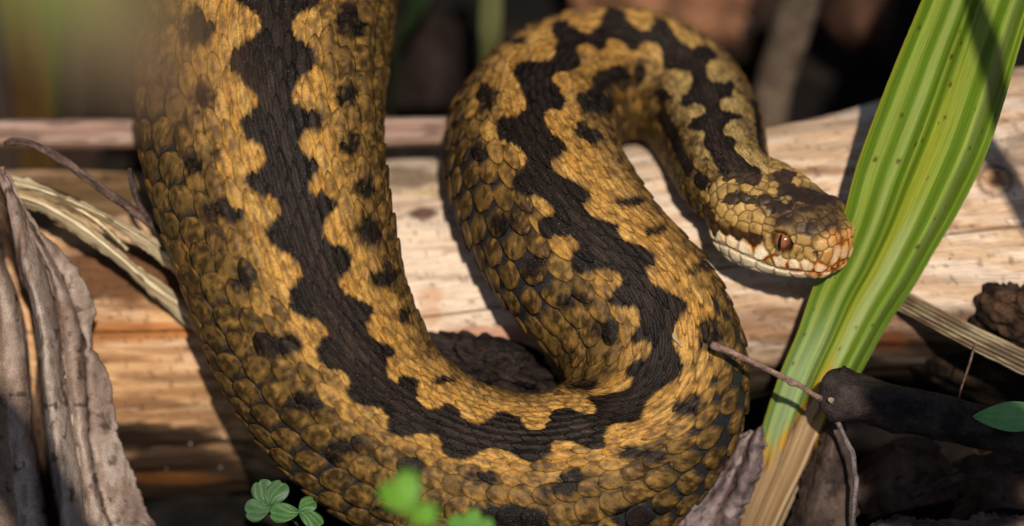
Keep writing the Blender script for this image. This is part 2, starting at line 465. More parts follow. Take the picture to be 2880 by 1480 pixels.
# --- dark markings, read off the photograph as outlines and carried over to the skin
def poly(ox, oy, pts, sc_=2.6475):
    return [(ox + x / sc_, oy + y / sc_) for x, y in pts]
ZIG = [
 poly(350, 0, [(830,-60),(850,60),(930,70),(1000,100),(1030,190),(1010,260),(950,280),(900,330),(850,360),(780,440),(750,470),(790,530),(870,570),(920,650),(990,690),(1010,770),(960,830),(840,880),(870,1020),(970,1050),(1060,1090),(1065,1200),(1010,1260),(930,1360),
   (1400,1360),(1400,1290),(1460,1260),(1450,1200),(1330,1150),(1270,1110),(1280,1020),(1330,1000),(1380,930),(1450,930),(1460,840),(1390,830),(1250,790),(1220,720),(1260,640),(1300,560),(1390,520),(1440,440),(1400,370),(1350,320),(1300,300),(1240,230),(1250,150),(1330,80),(1440,50),(1480,-60)]),
 poly(450, 500, [(610,-30),(650,90),(800,130),(900,180),(920,280),(850,330),(800,350),(750,420),(840,500),(880,530),(960,570),(1060,650),(1070,720),(1030,770),(940,830),(970,900),(960,970),(1050,1050),(1180,1060),(1270,1150),(1210,1220),(1160,1300),(1190,1340),
   (1740,1340),(1750,1270),(1600,1220),(1540,1180),(1510,1100),(1570,1030),(1600,970),(1480,920),(1380,870),(1320,830),(1310,750),(1400,680),(1440,600),(1390,520),(1280,510),(1200,470),(1180,390),(1230,280),(1330,240),(1320,180),(1220,130),(1120,150),(1080,90),(1120,-30)]),
 poly(750, 900, [(480,-30),(490,120),(380,160),(370,280),(330,300),(470,370),(560,370),(640,480),(580,500),(600,590),(700,640),(840,640),(910,740),(880,800),(920,870),(1080,870),(1180,840),(1280,870),(1300,990),(1370,1040),(1500,1030),(1600,970),(1740,950),(1880,1040),(1980,1080),(2120,1000),
   (2120,840),(1950,830),(1850,720),(1720,690),(1640,760),(1560,790),(1450,760),(1440,690),(1330,610),(1300,670),(1170,680),(1110,600),(1120,470),(1060,430),(970,410),(980,480),(900,470),(880,390),(890,310),(960,200),(890,190),(800,160),(760,190),(700,110),(730,-30)]),
 poly(1350, 900, [(0,830),(130,700),(260,740),(330,820),(460,840),(520,760),(530,690),(660,670),(830,720),(880,680),(820,580),(950,550),(1100,530),(1140,480),(1140,420),(1060,380),(1160,290),(1280,280),(1290,200),(1230,150),(1120,170),(1110,120),(1190,50),(1200,-30),
   (1470,-30),(1450,70),(1400,130),(1410,190),(1470,260),(1530,360),(1500,420),(1400,480),(1260,550),(1230,640),(1200,770),(1060,760),(950,800),(920,860),(950,940),(860,980),(760,950),(690,910),(560,900),(480,970),(420,1060),(330,1060),(180,960),(0,960)]),
 poly(1350, 500, [(240,-30),(250,130),(350,140),(440,140),(560,210),(560,280),(440,320),(440,400),(480,460),(560,430),(660,430),(740,440),(770,540),(700,560),(690,640),(680,700),(740,730),(840,690),(950,680),(1050,710),(1070,800),(1000,850),(930,900),(960,960),(1050,980),(1190,960),(1240,1000),(1230,1060),(1190,1130),(1110,1180),(1180,1240),(1280,1190),(1290,1340),
   (1480,1340),(1400,1220),(1420,1120),(1470,1060),(1550,980),(1540,920),(1440,880),(1340,840),(1240,800),(1240,680),(1290,630),(1330,620),(1240,530),(1120,500),(1060,480),(1010,440),(1060,380),(940,330),(860,320),(790,260),(760,200),(850,130),(780,70),(640,20),(560,-30)]),
 poly(1220, 0, [(600,1360),(730,1190),(640,1110),(560,1060),(490,1060),(470,960),(500,890),(620,890),(700,820),(680,700),(620,620),(580,540),(640,480),(720,470),(860,470),(900,430),(910,320),(880,240),(880,180),(980,160),(1060,230),(1130,280),(1230,210),(1260,130),(1290,70),(1400,90),(1470,200),(1540,250),(1610,230),(1650,150),(1730,150),(1770,240),(1840,330),(1920,370),(2010,340),(2090,380),(2110,440),(2030,480),(2030,580),(2060,640),(2130,620),
   (2130,800),(2030,790),(1950,770),(1850,800),(1830,770),(1900,690),(1930,620),(1920,540),(1820,520),(1720,510),(1710,420),(1680,350),(1600,310),(1550,330),(1530,380),(1470,390),(1420,340),(1350,290),(1290,300),(1270,380),(1220,390),(1160,340),(1080,340),(1050,390),(1090,460),(1080,520),(1000,540),(900,550),(870,610),(930,680),(980,750),(960,830),(860,830),(810,870),(850,980),(920,1040),(1010,1090),(960,1150),(900,1200),(850,1240),(880,1360)]),
 poly(1700, 100, [(440,60),(440,260),(640,260),(660,340),(650,420),(600,460),(560,510),(600,540),(700,510),(760,540),(740,590),(660,630),(600,700),(640,710),(760,720),(740,790),(690,830),(760,840),(800,890),(800,950),(850,980),(880,1060),(900,1100),(1020,1110),(1080,1110),(1130,1120),(1160,1110),(1170,1000),(1080,970),(1040,920),(1020,880),(940,880),(960,830),(1000,790),(950,760),(880,740),(880,680),(930,650),(1030,620),(1020,590),(900,580),(850,540),(860,490),(940,460),(970,380),(950,340),(850,370),(780,340),(750,280),(770,220),(830,180),(810,110),(720,90),(640,110),(560,70),(500,0),(440,0)]),
]
def blobs(ox, oy, L, sc_=2.6475):
    return [(ox + a / sc_, oy + b / sc_, c / sc_, d / sc_) for a, b, c, d in L]
SPOT = (blobs(350, 0, [(520,230,110,130),(640,220,55,70),(600,760,80,110),(640,1160,90,80),(550,1210,80,90),(1640,140,90,120),(1720,230,60,60),(1640,730,70,90),(1660,1070,80,80),(1430,900,40,70)])
 + blobs(450, 500, [(430,230,100,70),(590,270,60,70),(620,690,100,80),(640,800,70,80),(770,1230,100,90),(930,1200,60,70),(1510,80,80,90),(1540,380,100,90),(1640,740,90,80),(1800,1020,50,70)])
 + blobs(750, 900, [(100,200,130,90),(260,590,120,80),(370,620,60,70),(600,900,150,60),(500,1000,80,60),(1080,1110,90,90),(1600,1190,120,60),(2080,1280,60,40),(1300,460,90,30)])
 + blobs(1350, 900, [(1500,650,100,90),(1620,620,70,80),(1680,160,80,100),(1160,980,140,50),(1270,1000,90,50),(640,1210,100,70),(700,1140,60,40),(960,110,60,80),(800,480,80,30)])
 + blobs(1350, 500, [(200,350,100,90),(430,660,110,100),(720,920,110,70),(920,1120,80,80),(1080,190,110,40),(1300,400,110,45),(1650,680,110,60),(1690,1150,80,90),(1750,960,40,80)])
 + blobs(1220, 0, [(400,740,80,100),(330,1160,90,90),(1080,980,60,60),(1200,1040,60,50),(1190,770,140,80),(1380,570,80,70),(1240,590,60,60),(1530,550,50,60),(1690,720,60,50),(560,310,110,40)]))
NECKLINE = [(1915, 395), (1918, 420), (1935, 470), (1958, 530), (1985, 590)]   # dark stripe down the side of the neck

def in_poly(x, y, pg):
    pg = np.asarray(pg, float); ins = np.zeros(x.shape, bool)
    x1, y1 = pg[-1]
    for x2, y2 in pg:
        c = (y1 > y) != (y2 > y)
        with np.errstate(divide='ignore', invalid='ignore'):
            xi = (x2 - x1) * (y - y1) / (y2 - y1 + 1e-12) + x1
        ins ^= c & (x < xi)
        x1, y1 = x2, y2
    return ins

NS, NT = 1500, 240
gs = np.linspace(0, SB[-1], NS); gt = np.linspace(-np.pi, np.pi, NT, endpoint=False)
def build_pattern():
    Sg, Tg = np.meshgrid(gs, gt, indexing='ij')
    P = body_pt(Sg, Tg, Sg * 0)
    Nn = P - np.stack([np.interp(Sg, SB, CB[:, i]) for i in range(3)], -1)
    Nn /= np.linalg.norm(Nn, axis=-1, keepdims=True)
    X, Y, W = topx(P.reshape(-1, 3)); X = X.reshape(NS, NT); Y = Y.reshape(NS, NT)
    # outlines wobble a little so that they do not run dead straight
    vis = (Nn @ -FWD > 0.05) & (Y > -15) & (Y < 1420)
    d = np.zeros((NS, NT))
    seg = np.searchsorted(gs, 0)
    for pg in ZIG: d = np.maximum(d, in_poly(X, Y, pg) * 1.0)
    spn = (fbm(np.stack([X / 34, Y / 34, X * 0], -1), 73, 3) - .5) * .8
    for (cx, cy, rx, ry) in SPOT:
        rx, ry = rx * 1.45, ry * 1.45
        q = np.hypot((X - cx) / rx, (Y - cy) / ry) + spn
        d = np.maximum(d, (1 - smooth(.66, 1.25, q)) * .60)
    nx = np.array([a for a, b in NECKLINE]); ny = np.array([b for a, b in NECKLINE])
    # far side and out of frame: the same kind of zigzag and flank spots, continued
    per = 1.55
    ph = (Sg / per) % 1.0
    tri = np.abs(ph * 2 - 1); tri2 = 1 - tri
    wdt = np.where(Tg > 0, 0.16 + 0.40 * tri, 0.16 + 0.40 * tri2)
    wob = (fbm(np.stack([Sg * 3, Tg * 4, Sg * 0], -1), 71, 3) - .5) * .25
    dz = smooth(0.05, -0.05, np.abs(Tg) + wob - wdt)
    ts = np.abs(Tg) - 1.15; fs = ((Sg + np.where(Tg > 0, 0, per / 2)) / per) % 1.0 - .5
    dz = np.maximum(dz, .9 * smooth(.05, -.05, np.hypot(ts / .33, fs / .28) - 1 + wob * 2))
    d = np.where(vis, d, dz)
    # neck: side stripe behind the eye on both flanks
    stripe = smooth(.21, .11, np.abs(np.abs(Tg) - 1.0)) * smooth(2.6, 1.7, Sg)
    d = np.maximum(d, stripe * .70)
    def blur(d, sg0, sg1):
        for ax, sg in ((0, sg0), (1, sg1)):
            k = np.exp(-np.arange(-3 * sg, 3 * sg + 1) ** 2 / (2. * sg * sg)); k /= k.sum()
            pad = [(3 * sg, 3 * sg) if a == ax else (0, 0) for a in (0, 1)]
            dp = np.pad(d, pad, mode='edge' if ax == 0 else 'wrap')
            d = sum(k[i] * (dp[i:i + NS] if ax == 0 else dp[:, i:i + NT]) for i in range(len(k)))
        return d
    return blur(d, 2, 1), blur(d, 8, 7)
PAT, PATB = build_pattern()      # markings, and how deep inside a marking a spot lies
def pat(s, th, G=None):
    G = PAT if G is None else G
    fs = np.clip(s / SB[-1] * (NS - 1), 0, NS - 1.001); ft = ((th + np.pi) / (2 * np.pi) * NT) % NT
    i = fs.astype(int); j = ft.astype(int) % NT; j2 = (j + 1) % NT; a = fs - i; b = ft - np.floor(ft)
    return (G[i, j] * (1 - a) * (1 - b) + G[i + 1, j] * a * (1 - b) + G[i, j2] * (1 - a) * b + G[i + 1, j2] * a * b)

GOLD = np.array([0.43, 0.220, 0.046]); GOLD2 = np.array([0.51, 0.296, 0.086]); OLIVE = np.array([0.108, 0.062, 0.018]); DARK = np.array([0.0150, 0.0092, 0.0066]); BLUE = np.array([0.018, 0.0175, 0.019])
PALE = np.array([0.47, 0.33, 0.12])

ADDER = thing('adder', px(1440, 1386, 1.6), 'thick golden brown adder with dark zigzag back, looped over the log', 'snake')

# --- scale rows
pitch = lambda t: 4.7 + 13.3 * min(t / 60.0, 1.0) ** 2.2      # rows are narrow on the spine and broad on the flanks
cent = [0.0]
while cent[-1] < 108: cent.append(cent[-1] + pitch(cent[-1] + pitch(cent[-1]) / 2))
NR = len(cent) - 1
half = [pitch(t) for t in cent]
ROWS = [(0.0, half[0], 0)] + [(sg * cent[i], half[i], i) for i in range(1, NR + 1) for sg in (-1, 1)]
# base spacing along the body
pos = [0.0]
while pos[-1] < SB[-1] - 0.3:
    r = np.interp(pos[-1], SB, RB); pos.append(pos[-1] + 0.10 + 0.155 * r)
pos = np.array(pos)

def build_scales():
    NAa, NBb = 11, 9
    a = np.linspace(0, 1, NAa); b = np.linspace(-1, 1, NBb)
    b = np.sign(b) * np.abs(b) ** 0.85
    out = []
    kappa_eps = 0.02
    for th_deg, wd, irow in ROWS:
        lat = (wd - 4.7) / 13.3
        th0 = math.radians(th_deg)
        off = 0.5 if irow % 2 else 0.0
        idx = np.arange(len(pos) - 1)
        s0 = pos[:-1] + off * np.diff(pos)
        ds = np.diff(pos)
        s0 = s0 + rng.normal(0, .025, len(s0)) * ds
        keep = (s0 > 0.02)
        s0, ds = s0[keep], ds[keep]
        # local stretch of the skin
        tt = np.full_like(s0, th0)
        g = np.linalg.norm(body_pt(s0 + kappa_eps, tt, s0 * 0) - body_pt(s0 - kappa_eps, tt, s0 * 0), axis=1) / (2 * kappa_eps)
        g = np.clip(g, 0.45, 1.9)
        r = np.interp(s0, SB, RB)
        neck = smooth(4.2, 1.6, s0)
        length = ds * (1.80 - 0.30 * lat - .30 * neck - .24 * lat * smooth(1.05, 1.35, g) * (1 - neck)) / np.where(g > 1, g ** 0.92, g ** 0.35)
        hw = math.radians(wd) * (0.66 - 0.10 * lat - .02 * lat * smooth(1.1, 1.4, g) + .07 * neck * lat) * (1 + rng.normal(0, .04, len(s0)))
        n = len(s0)
        pw = 1.75 + 0.75 * lat
        A = a[None, :, None]; Bv = b[None, None, :]
        base = 0.90 + 0 * lat
        prof = np.where(a < 0.42, base + (1 - base) * np.sin(np.clip(a / 0.42, 0, 1) * np.pi / 2), np.clip(1 - (np.clip((a - 0.42) / 0.58, 0, 1)) ** pw, 0, 1) ** (.72 - .22 * lat))
        prof = np.maximum(prof, 0.04)[None, :, None]
        jit = rng.normal(0, .035, (n, 1, 1))
        S = s0[:, None, None] + (A - 0.55) * length[:, None, None] + 0 * Bv
        TH = th0 + Bv * prof * hw[:, None, None] + (A - .5) * jit * hw[:, None, None] * 2
        u = r[:, None, None]
        lift = (0.046 - 0.008 * lat) * (0.55 + .45 * u) * (1 - .35 * neck[:, None, None])
        tiltj = (1 + rng.normal(0, .22, (n, 1, 1)))
        H = 0.004 + lift * tiltj * (0.05 + 0.95 * A) - (0.006 + .014 * lat) * (0.5 + .5 * u) * (Bv * prof) ** 2 - 0.008 * (.5 + .5 * u) * smooth(.85, 1.0, A) * (1 + lat * .3)
        keel = 0.018 * (1 - lat) ** 0.7 * (0.5 + .5 * u) * np.exp(-(Bv * prof / 0.17) ** 2) * smooth(.05, .3, A) * (1 - smooth(.82, 1, A)) * (1 - .7 * neck[:, None, None])
        side = 0.006 * (1 - lat) * np.exp(-((np.abs(Bv * prof) - .55) / .16) ** 2)
        H = H + keel - side
        # skirt all round the free edge
        S2 = np.concatenate([S[:, :, :1], S, S[:, :, -1:]], 2); T2 = np.concatenate([TH[:, :, :1], TH, TH[:, :, -1:]], 2)
        H2 = np.concatenate([H[:, :, :1] - .035 * (.4 + .6 * u), H, H[:, :, -1:] - .035 * (.4 + .6 * u)], 2)
        S2 = np.concatenate([S2, S2[:, -1:] + .012 * length[:, None, None]], 1); T2 = np.concatenate([T2, T2[:, -1:]], 1)
        H2 = np.concatenate([H2, H2[:, -1:] - .035 * (.4 + .6 * u)], 1)
        P = body_pt(S2, T2, H2)
        # colour
        AA = np.broadcast_to(np.concatenate([a, [1.0]])[None, :, None], S2.shape); BBv = np.broadcast_to(np.concatenate([[-1], b, [1]])[None, None, :], S2.shape)
        pc = pat(s0 + .15 * length, np.full(n, th0))[:, None, None]
        dv = pat(S2, T2)
        nz = fbm(P * 18, 5, 3)
        d = smooth(.34, .56, 0.20 * pc + 0.80 * dv + (nz - .5) * .42)
        d = d * 0.995
        ath = abs(th_deg)
        gold = mix(GOLD, GOLD2, np.clip(rng.normal(.4, .3, (n, 1, 1)) + 0 * dv, 0, 1))
        gold = mix(gold, PALE, neck[:, None, None] * .75 + 0 * dv)
        fl = smooth(17, 50, ath + rng.normal(0, 5, (n, 1, 1)) + 0 * dv)
        gold = mix(gold, OLIVE * (1 + rng.normal(0, .12, (n, 1, 1, 1))), fl * .92)
        sp = fbm(P * 15, 15, 4)
        gold = mix(gold, GOLD * .9, fl * smooth(.50, .68, fbm(P * 12, 18, 4)) * .60)
        gold = mix(gold, OLIVE * .30, (0.50 + .42 * fl) * smooth(.45, .60, sp))
        gold = mix(gold, gold * np.array([.28, .20, .15]), np.maximum(smooth(.70, 1.0, np.abs(BBv)) * .5, smooth(.88, .99, AA) * .75))  # dark edge pigment, deepened to paint shade between overlapping scales
        # brown streak along the keel, dusky tip
        streak = np.exp(-(BBv / .26) ** 2) * (1 - lat) * smooth(.36, .56, fbm(P * np.array([9, 9, 9]), 25, 3)) * smooth(.15, .4, AA)
        gold = mix(gold, np.array([0.115, .060, .040]), streak * .95)
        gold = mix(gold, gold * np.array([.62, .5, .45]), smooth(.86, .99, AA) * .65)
        pb = pat(S2, T2, PATB)
        # the gold is purest beside the zigzag, the zigzag blackest along its border
        gold = gold * (1 + np.array([.20, .16, .02]) * (smooth(.06, .30, pb) * (1 - .5 * fl) * (1 - neck[:, None, None]))[..., None])
        dk = DARK * np.clip(1.15 + rng.normal(0, .42, (n, 1, 1, 1)), .45, 2.2)
        dk = mix(dk, BLUE, smooth(.50, .2, AA) * .5 * (1 - neck[:, None, None]))
        dk = mix(dk, np.array([.070, .049, .040]), np.exp(-(BBv / .34) ** 2) * (1 - .6 * lat) * smooth(.40, .66, fbm(P * 20, 27, 2)) * smooth(.3, .6, AA) * (1 - smooth(.8, .97, AA)) * .50)
        dk = mix(dk, dk * .35, np.maximum(smooth(.65, 1.0, np.abs(BBv)), smooth(.86, .99, AA)) * .9)  # same painted edge shade on the dark scales
        dk = dk * (.55 + .95 * smooth(.55, .95, pb))[..., None]
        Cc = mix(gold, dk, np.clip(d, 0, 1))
        # bluish skin at the hidden base
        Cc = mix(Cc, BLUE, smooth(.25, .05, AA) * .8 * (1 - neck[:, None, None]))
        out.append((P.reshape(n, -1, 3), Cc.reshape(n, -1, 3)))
    P = np.concatenate([o[0] for o in out]); C = np.concatenate([o[1] for o in out])
    F1 = quads(NAa + 1, NBb + 2)
    return P, C, F1
SP, SCOL, SF = build_scales()

def place_scales():
    nsc, nv = SP.shape[:2]
    cen = SP.mean(1)
    X, Y, W = topx(SP.reshape(-1, 3)); X = X.reshape(nsc, nv); Y = Y.reshape(nsc, nv)
    # projected area of each scale, front facing only
    f = SF
    x, y = X[:, f], Y[:, f]
    ar = 0.5 * ((x[..., 0] - x[..., 2]) * (y[..., 1] - y[..., 3]) - (x[..., 1] - x[..., 3]) * (y[..., 0] - y[..., 2])).sum(1)
    if np.median(ar[np.abs(cen @ FWD - (cen @ FWD).min()) < 1.0]) < 0: ar = -ar
    inside = (X.mean(1) > 0) & (X.mean(1) < 2880) & (Y.mean(1) > 0) & (Y.mean(1) < 1480)
    score = np.where(inside, ar, -1)
    top = np.argsort(-score)[:300]
    rest = np.setdiff1d(np.arange(nsc), top)
    for k in top:
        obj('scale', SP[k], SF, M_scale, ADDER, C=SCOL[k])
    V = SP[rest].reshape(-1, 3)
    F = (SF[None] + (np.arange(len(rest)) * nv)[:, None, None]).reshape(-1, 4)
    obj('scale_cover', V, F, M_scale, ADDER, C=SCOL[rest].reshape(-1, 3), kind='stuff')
place_scales()

# --- head
def build_head():
    P0 = NAPE.copy(); tip = px(*[np.array(v) for v in (2116 / .89444, 634 / .89444, -0.50)])
    ax = tip - P0; L = np.linalg.norm(ax); hx = ax / L
    hz = Z - (Z @ hx) * hx; hz /= np.linalg.norm(hz)
    roll = math.radians(-13)
    hy = np.cross(hz, hx)
    hz, hy = hz * math.cos(roll) - hy * math.sin(roll), hy * math.cos(roll) + hz * math.sin(roll)
    f = L / 2.02 * 1.0
    st = np.array([(-0.30, .44, .44, -.44), (0.0, .49, .47, -.48), (0.22, .60, .49, -.58), (0.45, .71, .495, -.68), (0.75, .735, .49, -.70), (1.0, .68, .48, -.67),
                   (1.25, .60, .465, -.62), (1.5, .515, .43, -.55), (1.7, .44, .385, -.48), (1.84, .375, .33, -.41), (1.94, .30, .26, -.27), (2.0, .20, .17, -.19), (2.02, .0, .0, -.0)])
    n, m = 300, 320
    t = np.linspace(0, 1, n); 
    xs = -0.30 + 2.32 * (1 - (1 - t) ** 1.5)
    prof = lambda c: np.interp(xs, np.linspace(-.3, 2.02, 400), np.interp(np.linspace(-.3, 2.02, 400), st[:, 0], st[:, c]))
    k = np.exp(-np.linspace(-2, 2, 25) ** 2); k /= k.sum()
    def sm(a): return np.convolve(np.pad(a, 12, mode='edge'), k, 'valid')
    Wd, Tp, Bt = [np.concatenate([sm(prof(c))[:-14], np.zeros(14)]) for c in (1, 2, 3)]
    # blunt rounded snout over the last samples
    q = n - 60
    u = (xs[q:] - xs[q]) / (xs[-1] - xs[q])
    for A in (Wd, Tp, Bt): A[q:] = A[q] * (1 - u ** 2.6) ** (1 / 2.3)
    ph = np.linspace(0, 2 * np.pi, m, endpoint=False)
    pe = np.interp(xs, [-.3, .2, 1.2, 1.8, 2.02], [2.0, 2.3, 3.0, 2.8, 2.1])[:, None]
    cs, sn = np.cos(ph)[None], np.sin(ph)[None]
    pe = np.where(cs < 0, pe + .9 * smooth(.1, .6, xs)[:, None], pe)
    yy = Wd[:, None] * np.sign(sn) * np.abs(sn) ** (2 / pe)
    zz = np.where(cs > 0, Tp[:, None], -Bt[:, None]) * np.sign(cs) * np.abs(cs) ** (2 / pe)
    # jaw swelling low on the sides; crown slightly hollow between the brows
    XS = np.broadcast_to(xs[:, None], yy.shape).copy()
    yy = yy * (1 - 0.10 * smooth(-.1, .4, zz) * smooth(.2, 1.0, XS))
    loc = np.stack([XS, yy, zz], -1) * f
    to_w = lambda q_: P0 + q_[..., 0:1] * hx + q_[..., 1:2] * hy + q_[..., 2:3] * hz
    W0 = to_w(loc)
    du = np.gradient(W0, axis=0); dv = (np.roll(W0, -1, 1) - np.roll(W0, 1, 1)); Nn = np.cross(dv, du)
    Nn /= np.linalg.norm(Nn, axis=-1, keepdims=True) + 1e-12
    if (Nn * (W0 - (P0 + XS[..., None] * f * hx))).sum() < 0: Nn = -Nn
    def hpx(P):
        X, Y, _ = topx(P.reshape(-1, 3)); return (X.reshape(P.shape[:-1]) - 1800) * 3.009, (Y.reshape(P.shape[:-1]) - 380) * 3.009
    HX, HY = hpx(W0); face = Nn @ -FWD
    def pick(x, y):
        d = np.hypot(HX - x, HY - y) + np.where(face > .05, 0, 1e6)
        return np.unravel_index(np.argmin(d), d.shape)
    seeds, wts, kinds = [], [], []
    def seed(x, y, w=0, kind=0):
        i, j = pick(x, y); p = loc[i, j]
        for s in (1, -1):
            seeds.append(p * np.array([1, s, 1])); wts.append(w); kinds.append(kind)
    for x, y, w in [(590,850,0),(680,872,.01),(772,915,.02),(890,962,.03),(1030,1005,.04),(1180,1070,.04),(1305,1105,.02),(1412,1112,.03),(1520,1125,.02)]: seed(x, y, w, 1)
    for x, y, w in [(640,940,0),(715,962,.01),(790,1005,.02),(905,1062,.03),(1060,1122,.03),(1205,1168,.03),(1330,1182,.02),(1450,1185,.01),(1580,1170,.01)]: seed(x, y, w, 2)
    for x, y in [(1120,985),(1172,1008),(1228,1024),(1292,1012),(1356,1035),(1098,930),(1082,860),(1092,790),(1110,735)]: seed(x, y, -.02, 3)
    seed(1240, 775, .07, 4)
    for x, y, w in [(1400,880,.03),(1520,915,.05),(1295,885,.0),(1625,895,0),(1330,960,0),(1440,1005,.03),(1510,1010,.0)]: seed(x, y, w, 5)
    seed(1590, 1025, .04, 5); seed(1725, 985, .07, 6); seed(1700, 850, .02, 5); seed(1660, 1110, .0, 6)
    for x, y, w in [(1430,640,.10),(1190,620,.07),(1450,790,.03),(1370,770,0),(1560,840,.0),(1520,770,0),(1580,720,.0),(1340,700,0),(1620,800,0),(1560,640,.03)]: seed(x, y, w, 7)
    cand = loc[10:-30:3, ::3].reshape(-1, 3); cand = cand[rng.permutation(len(cand))]
    sa = np.array(seeds)
    ex_r = 0.135
    acc = list(sa)
    for p in cand:
        if p[1] < 0: continue
        dd = np.linalg.norm(np.array(acc) - p, axis=1).min()
        lim = 0.135 if p[0] < 1.1 else 0.12
        if p[2] < -.3: lim = .2
        if dd > lim:
            for s in (1, -1):
                acc.append(p * np.array([1, s, 1])); seeds.append(p * np.array([1, s, 1])); wts.append(0); kinds.append(0)
    sa = np.array(seeds); wa = np.array(wts); ka = np.array(kinds)
    fl = loc.reshape(-1, 3)
    F1 = np.full(len(fl), 9.); F2 = F1.copy(); I1 = np.zeros(len(fl), int)
    wob = (np.stack([fbm(fl * 9, 3, 2), fbm(fl * 9, 13, 2), fbm(fl * 9, 23, 2)], -1) - .5) * .05
    for i in range(len(sa)):
        d = np.linalg.norm(fl + wob - sa[i], axis=1) - wa[i]
        new = d < F1
        F2 = np.where(new, F1, np.minimum(F2, d)); I1 = np.where(new, i, I1); F1 = np.where(new, d, F1)
    edge = (F2 - F1).reshape(n, m); kid = ka[I1].reshape(n, m); I1 = I1.reshape(n, m)
    neckf = smooth(.0, .35, XS)
    h = 0.013 * smooth(0, .10, edge) - 0.010 * smooth(.03, 0, edge)
    h *= np.where(kid == 7, .7, 1.0)
    # eye socket, brow, nostril, mouth line
    ei, ej = pick(1198, 905); epos = loc[ei, ej]
    both = lambda p: np.minimum(np.linalg.norm(loc - p, axis=-1), np.linalg.norm(loc - p * np.array([1, -1, 1]), axis=-1))
    de = both(epos)
    h -= 0.085 * smooth(.175, .09, de)
    h += 0.02 * np.exp(-((de - .19) / .035) ** 2)
    bi = pick(1240, 795); h += 0.075 * smooth(.22, .06, both(loc[bi]))
    ni = pick(1478, 1015); h -= 0.06 * smooth(.055, .01, both(loc[ni]))
    canth = [pick(x, y) for x, y in ((1300, 885), (1400, 870), (1520, 900), (1620, 890))]
    for c in canth: h += 0.022 * np.exp(-(both(loc[c]) / .09) ** 2)
    mouth = [(585, 890), (640, 915), (735, 945), (830, 995), (960, 1055), (1090, 1110), (1210, 1145), (1340, 1160), (1480, 1165), (1620, 1145), (1730, 1090)]
    dm = np.full((n, m), 9.)
    mp = np.array([loc[pick(x, y)] for x, y in mouth])
    for p in catmull(mp, 90): dm = np.minimum(dm, both(p))
    h -= 0.03 * smooth(.03, .0, dm)
    h *= neckf * .9 + .1
    Wv = W0 + Nn * (h * f)[..., None]
    # ---- colours
    base = mix(lin(190, 154, 90), lin(158, 120, 60), fbm(loc * 4, 61, 3))
    pr = np.array([hash3(np.array([i]), np.array([3]), np.array([5]), 9)[0] for i in range(len(sa))])[I1]
    base = base * (0.82 + .36 * pr)[..., None]
    Cc = mix(base, lin(92, 62, 34), smooth(.52, .72, fbm(loc * 10, 63, 3)) * .6)
    wx = HX + (fbm(loc * 12, 65, 3) - .5) * 70; wy = HY + (fbm(loc * 12, 66, 3) - .5) * 70
    DK = lin(44, 32, 28)
    def pgm(C, pts, c, k_):
        return mix(C, c, in_poly(wx, wy, pts) * k_)
    def ell(C, x, y, rx, ry, c, k_):
        return mix(C, c, k_ * smooth(1.15, .6, np.hypot((wx - x) / rx, (wy - y) / ry)))
    Cc = ell(Cc, 1430, 640, 380, 240, lin(64, 46, 31), .92)
    Cc = mix(Cc, lin(128, 98, 56), smooth(.52, .66, fbm(loc * 9, 164, 3)) * .5 * smooth(1000, 1250, HX))
    Cc = ell(Cc, 1250, 640, 150, 90, lin(70, 50, 36), .7)
    Cc = pgm(Cc, [(680,580),(710,500),(820,460),(920,505),(1080,505),(1160,515),(1300,550),(1280,620),(1180,680),(1110,660),(1080,600),(950,600),(860,570),(760,580)], DK, .93)
    Cc = pgm(Cc, [(1115,320),(1210,285),(1330,320),(1290,380),(1310,440),(1450,470),(1540,510),(1620,530),(1560,610),(1450,565),(1350,560),(1290,570),(1160,510),(1160,430)], DK, .93)
    Cc = pgm(Cc, [(400,-150),(640,-60),(610,190),(680,260),(700,380),(800,400),(1010,440),(1040,300),(900,250),(860,170),(780,150),(740,-100)], DK, .93)
    Cc = ell(Cc, 1640, 800, 90, 70, DK * 1.3, .7); Cc = ell(Cc, 1440, 790, 60, 50, DK * 1.2, .8); Cc = ell(Cc, 1240, 735, 90, 55, DK * 1.3, .85); Cc = ell(Cc, 1400, 630, 90, 40, DK, .8)
    Cc = ell(Cc, 1560, 560, 110, 60, DK * 1.2, .7)
    Cc = ell(Cc, 1230, 545, 45, 25, lin(150, 118, 70), .9)
    Cc = ell(Cc, 840, 850, 260, 90, lin(96, 62, 24), .55)
    Cc = ell(Cc, 960, 880, 130, 60, lin(84, 52, 22), .6)
    Cc = pgm(Cc, [(470,440),(520,520),(600,600),(650,700),(720,770),(880,800),(1050,860),(1080,905),(1050,945),(940,955),(860,915),(720,865),(640,865),(560,800),(480,720),(440,600),(380,420),(300,230),(360,210)], lin(54, 32, 16), .92)
    Cc = ell(Cc, 1690, 960, 190, 170, lin(204, 138, 70), .9)
    Cc = ell(Cc, 1560, 940, 110, 60, lin(206, 164, 108), .7)
    Cc = ell(Cc, 1330, 885, 130, 45, lin(180, 140, 84), .8)
    lab = ((kid == 1) | (kid == 2) | (kid == 6))
    white = mix(lin(250, 232, 196), lin(228, 178, 110), smooth(.45, .7, fbm(loc * 5, 68, 2)) * .6 + .25 * (kid == 2))
    front_or = smooth(1180, 1560, HX)
    white = mix(white, lin(212, 150, 84), front_or * .55)
    rim = smooth(.085, .02, edge) * (0.35 + .65 * smooth(.4, .6, fbm(loc * 7, 69, 2)))
    white = mix(white, lin(172, 98, 32), rim * .85 * smooth(760, 1000, HX) + rim * .3)
    white = mix(white, lin(190, 122, 58), ((kid == 2) & (pr > .45)) * .55 * smooth(.45, .6, fbm(loc * 8, 168, 2) + .12))
    Cc = np.where(lab[..., None], white, Cc)
    chin = smooth(-.30, -.38, zz)
    Cc = mix(Cc, lin(226, 206, 170), chin * smooth(.3, .6, XS) * .9)
